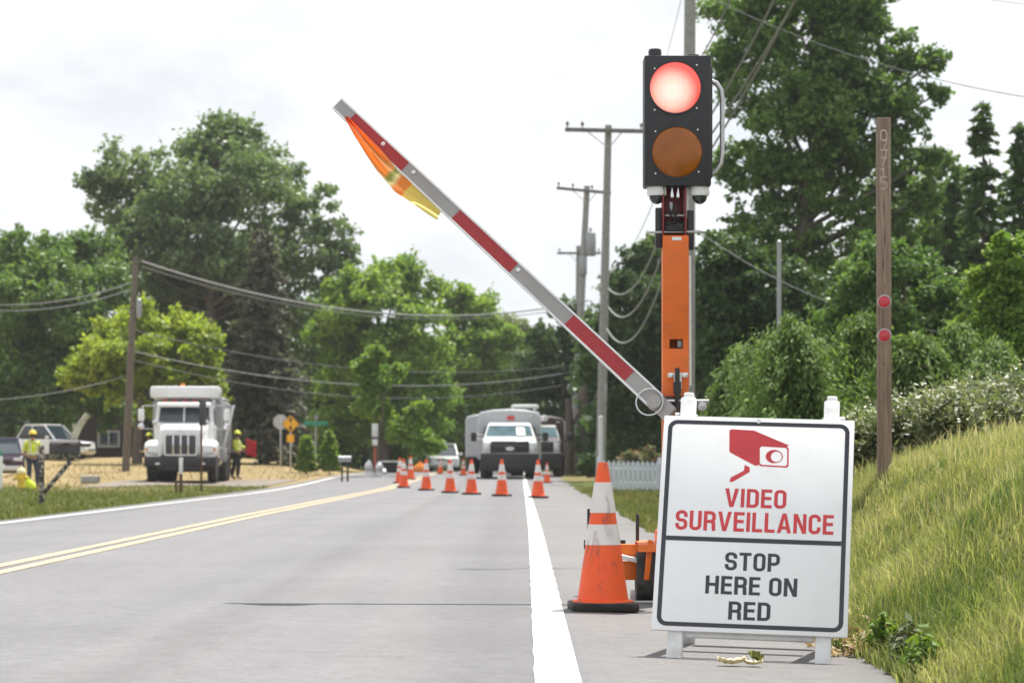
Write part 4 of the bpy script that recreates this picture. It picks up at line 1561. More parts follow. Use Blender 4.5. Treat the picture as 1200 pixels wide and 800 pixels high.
tree('ash_sapling', 'light young tree with layered leaf sprays in front of the darker middle trees', 'tree', 100, 442, 552,
     [(440, 415, 13), (430, 435, 15, 0), (452, 440, 14, 1), (468, 432, 10, 0), (440, 458, 16, 0), (470, 505, 18), (448, 488, 16, 1), (488, 482, 14, 0), (505, 520, 16, 0), (425, 478, 12, 0)],
     6000, 0.26, 'lime', 9, trunk_r=0.07, sub=9, subr=0.5, fork=0.3)
# right of the road
tree('deciduous_tree', 'green tree filling the gap between the spruce and the rounded middle tree', 'tree', 147, 375, 556,
     [(372, 372, 38), (398, 360, 28, 1), (350, 410, 38, 0), (385, 420, 42, 0), (360, 460, 42, 0), (400, 470, 40, 0), (370, 505, 40, 0), (405, 515, 34, 0)],
     16000, 0.36, 'mid', 17, trunk_r=0.25, sub=12, subr=0.42, fork=0.2)
tree('deciduous_tree', 'dark tree standing right of the grey truck under the utility poles', 'tree', 120, 655, 556,
     [(640, 400, 24), (665, 378, 24, 1), (620, 430, 24, 0), (655, 430, 34, 0), (690, 410, 30, 1), (630, 465, 28, 0), (670, 470, 36, 0), (700, 450, 30, 0), (650, 500, 28), (700, 495, 30), (680, 385, 22)],
     20000, 0.3, 'dark', 10, trunk_r=0.3, sub=12, fork=0.25)
tree('deciduous_tree', 'dense mid-height dark tree behind the orange mast', 'tree', 92, 755, 552,
     [(750, 310, 26), (780, 300, 30, 1), (735, 345, 32, 0), (770, 355, 40, -1), (720, 385, 30, 0), (805, 330, 38, 1), (745, 405, 42, 0), (800, 400, 46, 0), (715, 435, 32, 0), (770, 455, 46, 0), (725, 485, 34, 0), (810, 470, 40), (750, 520, 36)],
     30000, 0.27, 'dark', 12, trunk_r=0.3, sub=13, fork=0.2)
tree('oak_tree', 'huge green tree filling the sky right of the signal head', 'tree', 72, 915, 540,
     [(935, 40, 62), (890, 60, 50, 1), (990, 60, 60, 0), (870, 10, 44, 0), (950, -30, 66, 0), (1010, -10, 52, 1), (900, 120, 50, -1), (960, 130, 66, -1), (1030, 120, 52, 0), (880, 190, 40, 1), (1000, 190, 56, 0), (940, 210, 56, 0), (1060, 160, 32, 0), (1050, 215, 40, 1), (900, 270, 44, 0), (985, 270, 54, 0), (1055, 270, 34, 1), (930, 320, 50), (1070, 60, 28, 0), (1095, 75, 20, 0), (1100, 110, 18, 0), (860, 80, 28), (1085, 235, 26), (1105, 275, 28, 1), (1122, 315, 30, 0), (1090, 185, 18, 0), (1112, 220, 16, 1)],
     44000, 0.24, 'mid', 13, trunk_r=0.34, sub=13, subr=0.36, fork=0.3)
tree('deciduous_tree', 'dark shaded tree below the huge tree, right of the grey pole', 'tree', 60, 880, 540,
     [(850, 300, 40), (890, 330, 46, 0), (845, 350, 40, 0), (940, 350, 46, 1), (870, 390, 46, 0), (930, 410, 46, 0), (840, 420, 36, 0), (980, 380, 42, 1), (900, 450, 50, 0), (980, 440, 44, 0)],
     24000, 0.19, 'dark', 14, trunk_r=0.2, sub=12, fork=0.25)
tree('deciduous_tree', 'mid-green leafy tree behind the brown post', 'tree', 52, 1060, 535,
     [(1020, 330, 44), (1075, 320, 40, 1), (1010, 380, 44, 0), (1065, 385, 48, 0), (1110, 350, 36, 0), (1110, 400, 44, 0), (1040, 300, 28), (1020, 430, 46), (1090, 440, 50)],
     24000, 0.165, 'mid', 15, trunk_r=0.16, sub=12, fork=0.25)
for px, Y, top, hw, sd, lab in ((1152, 66, 118, 52, 21, 'tall thin dark conifer against the bright sky near the right edge'), (1195, 60, 142, 44, 22, 'dark conifer cut off by the right edge of the picture'), (1118, 70, 190, 36, 23, 'shorter sparse conifer left of the tall thin one')):
    conifer('fir_tree', lab, Y, px, 535, top, hw, sd, lm='dark', n_layers=38, leaf=0.26, dens=2.4, shape=0.6, droop=0.3)
tree('deciduous_tree', 'loose airy green tree between the huge tree and the tall thin conifer', 'tree', 82, 1100, 540,
     [(1082, 245, 36), (1118, 262, 34, 1), (1100, 305, 44, 0), (1148, 322, 38, 0), (1070, 325, 40, 1), (1098, 192, 22), (1132, 215, 18, 0), (1165, 370, 44, 0), (1110, 360, 46, 0), (1195, 330, 34, 1)],
     24000, 0.25, 'mid', 18, trunk_r=0.2, sub=12, subr=0.38, fork=0.25)
tree('shrub_tree', 'fresh green leafy shrub tree at the right edge below the conifers', 'tree', 40, 1190, 520,
     [(1185, 300, 30), (1160, 340, 34, 0), (1200, 345, 36, 0), (1150, 390, 34), (1195, 395, 36)],
     12000, 0.13, 'lime', 24, trunk_r=0.08, sub=12, fork=0.3)


# weeping evergreens on the right
def weeping(label, Y, px, base_py, top_py, half_px, seed):
    rng = np.random.default_rng(seed)
    s = Y / F
    X0 = PX(px, Y)
    z0 = H + (HZ - base_py) * s
    t = thing('weeping_evergreen', label, 'shrub', (X0, Y, z0), group=None)
    Ht = (base_py - top_py) * s
    R = half_px * s
    tb = MB()
    tb.tube([(0, 0, -0.6), (0, 0, Ht * 0.5), (0.05, 0, Ht * 0.95)], [0.09, 0.06, 0.02], 8, cap=False)
    Cs, Ns, Ds = [], [], []
    for i in range(104):
        a = rng.random() * 6.283
        f = 0.10 + 0.88 * rng.random() ** 0.85
        zs = Ht * f
        reach = 1.3 * R * (0.16 + 0.95 * (1 - f) ** 0.8) * (0.4 + 0.95 * rng.random() ** 1.6) * (1 + 0.35 * math.sin(a * 2 + seed))
        d = np.array([math.cos(a), math.sin(a), 0])
        rise = reach * (0.1 + 0.5 * rng.random())
        fall = min(zs + rise, reach * (0.5 + 0.5 * rng.random()))
        m = 230
        u = np.sort(rng.random(m))
        pts = np.array([0, 0, zs]) + d * (reach * np.sin(u * 1.7) / math.sin(1.57))[:, None]
        pts[:, 2] += rise * np.sin(np.minimum(1, u * 2.2) * math.pi / 2 * 1.0) - fall * u ** 2.2
        pts += rng.normal(size=(m, 3)) * np.array([0.05, 0.05, 0.05]) * (0.6 + u[:, None])
        pts[:, 2] -= (0.1 + 0.16 * u) * min(2.0, Ht) * rng.random(m) ** 1.5
        Cs.append(pts)
        Ns.append(unit(d * 0.6 + np.array([0, 0, 0.7]) + rng.normal(size=(m, 3)) * 0.5))
        Ds.append(unit(d * (1 - u)[:, None] * 0.8 + np.array([0, 0, -1.0]) * (0.3 + u)[:, None] + rng.normal(size=(m, 3)) * 0.25))
        if i % 4 == 0:
            tb.tube([tuple(pts[0]), tuple(pts[m // 3]), tuple(pts[2 * m // 3])], [0.02, 0.014, 0.006], 5, cap=False)
    C, Nn, D = map(np.concatenate, (Cs, Ns, Ds))
    L = 0.085 * (0.6 + 0.9 * rng.random(len(C)))
    V, Fq = leaf_quads(C, Nn, L, L * 0.36, rng, droop=D)
    tb.build('trunk', m_bark, t)
    np_mesh('crown', V, Fq, LM['weep'], parent=t)


for px, Y, b, tp, hw, sd, lab in ((868, 37, 530, 408, 42, 31, 'weeping evergreen just right of the orange mast foot'), (930, 34, 530, 374, 66, 32, 'broadest weeping evergreen in the gap between sign and brown post'), (1008, 36, 520, 366, 44, 33, 'tallest weeping evergreen directly left of the brown post'), (1068, 33, 505, 398, 50, 34, 'low wide weeping evergreen right of the brown post'), (1118, 35.5, 500, 380, 40, 35, 'weeping evergreen second from the right above the flowering shrubs'), (1166, 33, 490, 404, 36, 36, 'low weeping evergreen farthest right above the flowering shrubs')):
    weeping(lab, Y, px, b, tp, hw, sd)


# flowering shrubs along the top of the bank
def flower_shrub(label, Y, px, base_py, top_py, half_px, seed, group, nleaf=5200):
    rng = np.random.default_rng(seed)
    s = Y / F
    X0 = PX(px, Y)
    z0 = ground_z(X0, Y) - 0.05
    ztop = H + (HZ - top_py) * s
    Ht = max(0.5, ztop - z0)
    R = half_px * s
    t = thing('flowering_shrub', label, 'shrub', (X0, Y, z0), group=group)
    tb = MB()
    k = 80
    ends = []
    for i in range(k):
        a, rr = rng.random() * 6.283, math.sqrt(rng.random())
        e = np.array([math.cos(a) * rr * R, math.sin(a) * rr * R * 0.8, Ht * (0.45 + 0.6 * rng.random()) * (1 - 0.35 * rr ** 2)])
        b0 = np.array([e[0] * 0.4, e[1] * 0.4, 0])
        ends.append((b0, e))
        tb.tube([tuple(b0), tuple((b0 + e) / 2 + np.array([0, 0, 0.05])), tuple(e)], [0.008, 0.006, 0.003], 5, cap=False)
    Cs, Ns, Fc, Fn = [], [], [], []
    for b0, e in ends:
        m = nleaf // k
        u = rng.random(m) ** 0.6
        q = b0 + (e - b0) * u[:, None] + rng.normal(size=(m, 3)) * 0.07
        Cs.append(q)
        Ns.append(unit(rng.normal(size=(m, 3)) * 0.8 + np.array([0, -0.1, 0.7])))
        m = rng.integers(3, 15)
        q = e + rng.normal(size=(m, 3)) * np.array([0.05, 0.05, 0.03]) - (e - b0) * (rng.random(m) ** 3 * 0.3)[:, None] + np.array([0, 0, 0.02])
        Fc.append(q)
        Fn.append(unit(rng.normal(size=(m, 3)) * 0.5 + np.array([0, -0.2, 0.8])))
    C, Nn = np.concatenate(Cs), np.concatenate(Ns)
    L = 0.062 * (0.6 + 0.9 * rng.random(len(C)))
    V, Fq = leaf_quads(C, Nn, L, L * 0.5, rng)
    tb.build('stem', m_bark, t)
    np_mesh('foliage', V, Fq, LM['hedge'], parent=t)
    C, Nn = np.concatenate(Fc), np.concatenate(Fn)
    L = 0.024 * (0.6 + 0.8 * rng.random(len(C)))
    V, Fq = leaf_quads(C, Nn, L, L * 0.9, rng)
    np_mesh('blossom', V, Fq, LM['blossom'], parent=t)


gsh = 'white-flowering shrubs on top of the bank'
lab_s = ['flowering shrub right beside the edge of the sign', 'flowering shrub left of the brown post', 'flowering shrub straight behind the brown post', 'flowering shrub just right of the brown post',
         'middle one of the flowering shrubs right of the brown post', 'tall flowering shrub near the right edge', 'flowering shrub cut by the right edge', 'flowering shrub low behind the grass crest right of the post', 'flowering shrub low at the crest towards the right edge', 'back flowering shrub above the low ones', 'back flowering shrub at the far right', 'lowest flowering shrub between the sign edge and the brown post', 'lowest flowering shrub at the right side of the brown post foot', 'lowest flowering shrub on the crest, second right of the post']
for i, (px, Y, tp, hw) in enumerate([(1000, 25, 490, 40), (1022, 23, 478, 40), (1052, 24, 468, 44), (1085, 22.5, 462, 46), (1122, 23.5, 452, 48), (1160, 22.5, 440, 50), (1205, 22.5, 428, 50), (1095, 20.8, 498, 40), (1165, 20.4, 475, 44), (1110, 26, 446, 50), (1178, 26, 428, 56), (1006, 20.2, 505, 34), (1058, 20.0, 508, 36), (1112, 19.6, 496, 38)]):
    flower_shrub(lab_s[i], Y, px, None, tp, hw, 40 + i, gsh, 4200)

# undergrowth closing the gaps low down between the trees: reads as one mass
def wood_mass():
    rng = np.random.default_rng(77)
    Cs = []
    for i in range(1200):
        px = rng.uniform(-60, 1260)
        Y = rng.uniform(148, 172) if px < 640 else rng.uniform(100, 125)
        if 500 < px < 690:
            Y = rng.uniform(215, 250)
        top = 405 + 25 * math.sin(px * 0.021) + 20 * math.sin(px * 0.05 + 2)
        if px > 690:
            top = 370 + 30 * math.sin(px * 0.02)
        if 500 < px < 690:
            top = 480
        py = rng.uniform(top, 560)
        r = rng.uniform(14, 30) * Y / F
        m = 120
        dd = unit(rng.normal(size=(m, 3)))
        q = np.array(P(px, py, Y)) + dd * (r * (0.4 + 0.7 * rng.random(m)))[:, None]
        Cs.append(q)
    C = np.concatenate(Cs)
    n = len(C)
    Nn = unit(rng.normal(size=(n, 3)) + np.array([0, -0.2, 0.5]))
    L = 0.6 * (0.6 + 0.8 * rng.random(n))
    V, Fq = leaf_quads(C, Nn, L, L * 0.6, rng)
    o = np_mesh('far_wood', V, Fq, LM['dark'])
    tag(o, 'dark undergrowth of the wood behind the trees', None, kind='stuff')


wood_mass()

# small arborvitae by the lawn
for px, tp, sd, lab in ((359, 508, 61, 'small bright cone-shaped evergreen left of its taller twin by the yellow sign'), (386, 504, 62, 'small bright cone-shaped evergreen left of the far mailbox')):
    conifer('arborvitae', lab, 105, px, 551, tp, 10.5, sd, lm='lime', n_layers=18, leaf=0.22, dens=4.5, shape=0.55, droop=0.1, low=0.02, group='small arborvitae on the lawn')


def round_shrub(name, label, Y, px, base_py, top_py, half_px, seed, lm, n=3500, leaf=0.12, group=None, flowers=None):
    rng = np.random.default_rng(seed)
    s = Y / F
    X0 = PX(px, Y)
    z0 = H + (HZ - base_py) * s
    t = thing(name, label, 'shrub', (X0, Y, z0), group=group)
    Ht = (base_py - top_py) * s
    R = half_px * s
    tb = MB()
    k = 34
    Cs = []
    for i in range(k):
        a, rr = rng.random() * 6.283, math.sqrt(rng.random())
        e = np.array([math.cos(a) * rr * R * 0.85, math.sin(a) * rr * R * 0.7, Ht * (0.4 + 0.5 * rng.random()) * (1 - 0.4 * rr ** 2)])
        tb.tube([(0, 0, -0.05), tuple(e * 0.5), tuple(e)], [0.02, 0.014, 0.006], 5, cap=False)
        m = n // k
        Cs.append(e + unit(rng.normal(size=(m, 3))) * (R * 0.28 * rng.random(m) ** 0.5)[:, None])
    C = np.concatenate(Cs)
    C[:, 2] = np.maximum(C[:, 2], 0.02)
    Nn = unit(rng.normal(size=C.shape) * 0.8 + np.array([0, 0, 0.7]))
    L = leaf * (0.6 + 0.8 * rng.random(len(C)))
    V, Fq = leaf_quads(C, Nn, L, L * 0.55, rng)
    tb.build('stem', m_bark, t)
    np_mesh('foliage', V, Fq, LM[lm], parent=t)
    if flowers:
        idx = rng.choice(len(C), len(C) // 9, replace=False)
        idx = idx[C[idx, 2] > Ht * 0.35]
        Lq = leaf * 0.8 * np.ones(len(idx))
        V, Fq = leaf_quads(C[idx] + np.array([0, 0, 0.03]), Nn[idx], Lq, Lq, rng)
        np_mesh('blossom', V, Fq, flowers, parent=t)


m_rust = leaf_mat('rust_blossom', [(0.2, 0.07, 0.045), (0.32, 0.13, 0.09), (0.42, 0.24, 0.17)], 0.2)
for px, Y, tp, hw, sd, lab in ((738, 72, 524, 17, 71, 'reddish flowering bush behind the left end of the white picket fence'), (762, 73, 519, 16, 72, 'green bush with rusty blossom behind the picket fence near the sign')):
    round_shrub('garden_bush', lab, Y, px, 560, tp, hw, sd, 'hedge', flowers=m_rust)
round_shrub('roadside_bush', 'dark round bush at the foot of the pole right of the grey truck', 100, 690, 560, 528, 15, 73, 'dark')
round_shrub('roadside_bush', 'bluish grey bush in the shade behind the yellow diamond sign', 118, 345, 545, 518, 18, 74, 'grey')

# leaning pale trunk behind the parked cars
t = thing('leaning_snag', 'pale bare leaning trunk between parked cars and dark house', 'dead tree', P(82, 540, 118))
s = 118 / F
MB().tube([(0, 0, -0.2), (0.1, 0, 1.0), (0.45, 0, 1.7), (0.85, 0.1, 2.3)], [0.2, 0.19, 0.17, 0.13], 9).build('trunk', m_barkpale, t)
MB().tube([(0.28, 0, 1.4), (0.2, -0.1, 1.7), (0.18, -0.1, 1.85)], [0.11, 0.08, 0.04], 8).build('branch_stub', m_barkpale, t)


# ------------------------------------------------------------------ utility poles and wires
m_insul = mat('brown_insulator', (0.1, 0.08, 0.075), 0.3, var=0.2)
m_cross = mat('crossarm_wood', (0.16, 0.145, 0.135), 0.85, var=0.25, scale=9)


m_greypole = mat('silvered_pole_wood', (0.27, 0.26, 0.25), 0.85, var=0.2, scale=7, bump=0.4, bscale=40)


def pole(label, Y, px, top_py, r, arms=(), base_px=None, transformer=None, dark=False, cans=()):
    bpx = base_px if base_px is not None else px
    X0 = PX(bpx, Y)
    z0 = ground_z(X0, Y)
    t = thing('utility_pole', label, 'utility pole', (X0, Y, z0), group='utility poles')
    zt = H + (HZ - top_py) * Y / F - z0
    dx = PX(px, Y) - X0
    m = m_greypole if not dark else mat('dark_pole_wood', (0.13, 0.11, 0.09), 0.85, var=0.25, scale=7)
    MB().tube([(0, 0, -0.3), (dx * 0.5, 0, zt * 0.5), (dx, 0, zt)], [r * 1.15, r, r * 0.78], 14).build('shaft', m, t)
    for (apx, apy, bpx2, bpy, ins) in arms:
        a = P(apx, apy, Y) - t.location
        b = P(bpx2, bpy, Y) - t.location
        off = Vector((0, -r - 0.07, 0))
        mb = MB()
        d = b - a
        ang = math.atan2(-d.z, d.x)
        mb.box((a + b) / 2 + off, (d.length, 0.12, 0.14), 0.01, rot=(0, ang, 0))
        arm = mb.build('crossarm', m_cross, t)
        for f in ins:
            p = a.lerp(b, f) + off
            MB().lathe([(0.02, 0.07), (0.02, 0.15), (0.065, 0.16), (0.07, 0.2), (0.045, 0.23), (0.05, 0.27), (0.02, 0.31), (0.0, 0.32)], 12, p).build('insulator', m_insul, arm)
        for sg in (-1, 1):
            c = a.lerp(b, 0.5 + sg * 0.24) + off
            e = Vector((dx * (c.z - 0.6) / zt, -r, c.z - 0.62))
            MB().tube([c, e], 0.02, 6).build('brace', m_steel, arm)
    for (cpx, cpy, hh, rr) in cans:
        c = P(cpx, cpy, Y) - t.location + Vector((0, -r * 0.4, 0))
        MB().lathe([(rr * 0.9, 0), (rr, 0.05), (rr, hh - 0.06), (rr * 0.9, hh), (rr * 0.25, hh + 0.05), (rr * 0.22, hh + 0.25), (0.0, hh + 0.27)], 18, c).build('transformer', m_greymetal, t)
    return t


pole('brown pole with service cables left of the white dump truck', 96, 159, 301, 0.145, base_px=147, dark=True, cans=((163, 372, 0.7, 0.12),))
pole('tall grey pole with a wide crossarm at its top, nearest of the far poles', 86, 713, 147, 0.155, base_px=703, arms=((662, 153, 754, 155, (0.03, 0.22, 0.97)),), cans=((708, 470, 0.6, 0.1),))
pole('leaning pole with crossarm and transformer behind the tall one', 116, 688, 218, 0.18, base_px=671, arms=((652, 221, 716, 227, (0.04, 0.3, 0.65, 0.96)),), cans=((692, 300, 1.1, 0.26), (683, 322, 0.9, 0.2)))
pole('farthest pole with a short crossarm', 150, 678, 288, 0.18, base_px=676, arms=((653, 297, 704, 297, (0.05, 0.5, 0.95)),))
pole('thick grey pole rising out of the picture behind the signal head', 57, 809, -60, 0.16, base_px=804.5, cans=())
t = thing('metal_pole', 'thin grey metal pole standing alone among the dark trees on the right', 'pole', (PX(913, 50), 50, ground_z(PX(913, 50), 50)))
MB().tube([(0, 0, -0.2), (0, 0, H + (HZ - 285) * 50 / F - t.location.z)], [0.055, 0.045], 10).build('shaft', m_greymetal, t)
MB().lathe([(0.05, 0), (0.055, 0.02), (0.03, 0.06), (0.0, 0.07)], 12, (0, 0, H + (HZ - 285) * 50 / F - t.location.z)).build('cap', m_greymetal, t)

m_wire = mat('grey_cable', (0.16, 0.16, 0.165), 0.5, var=0.1)
m_wirelight = mat('pale_cable', (0.26, 0.26, 0.26), 0.5, var=0.1)


def wire(label, a, b, sag, r, m=None, n=24, group='overhead cables'):
    a, b = Vector(a), Vector(b)
    pts = [a.lerp(b, i / n) - Vector((0, 0, sag * 4 * (i / n) * (1 - i / n))) for i in range(n + 1)]
    o = MB().tube(pts, r, 6).build('overhead_cable', m or m_wire)
    tag(o, label, 'cable', group)
    return o


# across the road from the left pole
wire('thick pale cable crossing from the left pole towards the far poles', P(166, 306, 95.8), P(690, 352, 115.5), 1.35, 0.04, m_wirelight)
wire('second cable just below the thick pale one crossing the road', P(166, 312, 95.8), P(690, 357, 115.5), 1.3, 0.02, m_wirelight)
wire('cable running left from the brown pole out of the picture', P(156, 330, 95.8), P(-80, 350, 80), 0.5, 0.018)
wire('lower cable running left from the brown pole', P(156, 338, 95.8), P(-80, 356, 80), 0.5, 0.018)
wire('long low cable across the trees above the dump truck', P(150, 385, 95.9), P(690, 425, 115.6), 1.0, 0.015)
wire('low pale cable passing just above the dump truck roof', P(150, 410, 95.9), P(690, 432, 115.6), 1.1, 0.022, m_wirelight)
wire('lowest cable passing behind the dump truck roof', P(150, 420, 95.9), P(690, 445, 115.6), 1.2, 0.016)
wire('low cable at the far left between pole and picture edge', P(148, 440, 95.9), P(-80, 470, 80), 0.3, 0.016)
# lines along the poles on the right: far -> near, passing overhead
wire('looping cable from the tall grey pole to the thick near pole, upper', P(713, 338, 85.7), P(812, 150, 57.2), 1.5, 0.026, m_wirelight)
wire('looping cable from the tall grey pole to the thick near pole, middle', P(713, 360, 85.7), P(812, 170, 57.2), 1.7, 0.026, m_wirelight)
wire('looping cable from the tall grey pole to the thick near pole, lowest', P(711, 385, 85.7), P(812, 195, 57.2), 1.9, 0.026, m_wirelight)
wire('steep thin line crossing the sky left of the signal head', P(716, 315, 85.6), P(810, 100, 57.1), 0.9, 0.012)
wire('very thin line high in the sky left of the signal head', P(750, 154, 85.6), P(812, -60, 57.1), 0.5, 0.008)
wire('overhead line rising steeply from the near pole beside the signal head', P(815, 78, 57), P(866, -25, 40), 0.1, 0.016)
wire('dark overhead line right of the handle, uppermost of three', P(817, 160, 57), P(925, -35, 38), 0.12, 0.024, m_wire)
wire('dark overhead line right of the handle, middle of three', P(817, 180, 57), P(955, -38, 38), 0.12, 0.024, m_wire)
wire('dark overhead line right of the handle, lowest of three', P(817, 200, 57), P(948, -30, 38), 0.12, 0.024, m_wire)
wire('thin service line running across the huge tree to the right edge', P(816, -10, 57), P(1260, 122, 50), 0.4, 0.010)
wire('thin line in the top right corner of the sky', P(1060, -20, 60), P(1260, 10, 55), 0.1, 0.008)
wire('low line through the dark trees behind the brown post', P(816, 270, 57), P(1260, 395, 48), 0.8, 0.010)
# ------------------------------------------------------------------ vehicles (front faces -Y, root on the ground below the front bumper)
m_truckwhite = mat('truck_white_paint', (0.74, 0.75, 0.76), 0.25, var=0.03, scale=2, coat=0.5, dirt=(0.5, 0.47, 0.42), dirt_amt=0.3, dscale=2)
m_bedgrey = mat('worn_grey_steel_bed', (0.34, 0.35, 0.36), 0.5, 0.2, var=0.12, scale=3, dirt=(0.25, 0.2, 0.16), dirt_amt=0.5)
m_boxgrey = mat('light_grey_box_paint', (0.47, 0.49, 0.52), 0.35, var=0.04, scale=2, coat=0.3, dirt=(0.35, 0.34, 0.32), dirt_amt=0.3)
m_grille = mat('dark_grille_mesh', (0.07, 0.07, 0.075), 0.4, 0.4, var=0.3, scale=40)
m_lamp = mat('clear_headlamp', (0.62, 0.64, 0.66), 0.08, 0.3, var=0.1, spec=0.8, coat=0.8)
m_amber = mat('amber_marker', (0.7, 0.2, 0.02), 0.25)
m_redlamp = mat('red_marker', (0.55, 0.03, 0.02), 0.25)
m_under = mat('dark_chassis', (0.02, 0.019, 0.018), 0.75, var=0.3)
m_paper = mat('white_paper', (0.8, 0.8, 0.78), 0.7, var=0.03)
m_silver = mat('silver_paint', (0.62, 0.63, 0.64), 0.3, 0.2, var=0.05, coat=0.5)
m_maroon = mat('dark_plum_paint', (0.06, 0.022, 0.05), 0.22, var=0.08, coat=0.8)
m_navy = mat('dark_blue_paint', (0.035, 0.05, 0.09), 0.25, var=0.08, coat=0.7)
m_green_box = mat('dark_green_paint', (0.03, 0.085, 0.07), 0.45, var=0.1)


def wheel(par, x, y, r, wd, m_rim=None, dual=False):
    mb = MB()
    w2 = wd / 2
    mb.lathe([(r * 0.55, -w2 * 0.9), (r * 0.88, -w2), (r * 0.97, -w2 * 0.8), (r, -w2 * 0.4), (r, w2 * 0.4), (r * 0.97, w2 * 0.8), (r * 0.88, w2), (r * 0.55, w2 * 0.9)], 28, (x, y, r), 'X')
    o = mb.build('wheel', m_blacksat, par)
    MB().lathe([(0.001, -w2 * 0.5), (r * 0.3, -w2 * 0.55), (r * 0.5, -w2 * 0.35), (r * 0.57, -w2 * 0.85), (r * 0.58, 0), (r * 0.57, w2 * 0.85), (r * 0.5, w2 * 0.35), (r * 0.3, w2 * 0.55), (0.001, w2 * 0.5)], 22, (x, y, r), 'X').build('rim', m_rim or m_silver, o)
    return o


def loft(sections, n_mat=0):
    """closed rings of equal length joined in order, capped"""
    mb = MB()
    n = len(sections[0])
    V = [p for s_ in sections for p in s_]
    fs = [tuple(range(n - 1, -1, -1)), tuple(range((len(sections) - 1) * n, len(sections) * n))]
    for i in range(len(sections) - 1):
        for k in range(n):
            k2 = (k + 1) % n
            fs.append((i * n + k, i * n + k2, (i + 1) * n + k2, (i + 1) * n + k))
    return mb.add(V, fs, 0, True)


def rr_sec(y, x0, x1, z0, z1, r, n=4, dy_top=0.0):
    return [(a, y + dy_top * (b - z0) / max(0.01, z1 - z0), b) for a, b in rrect(x0, z0, x1, z1, r, n)]


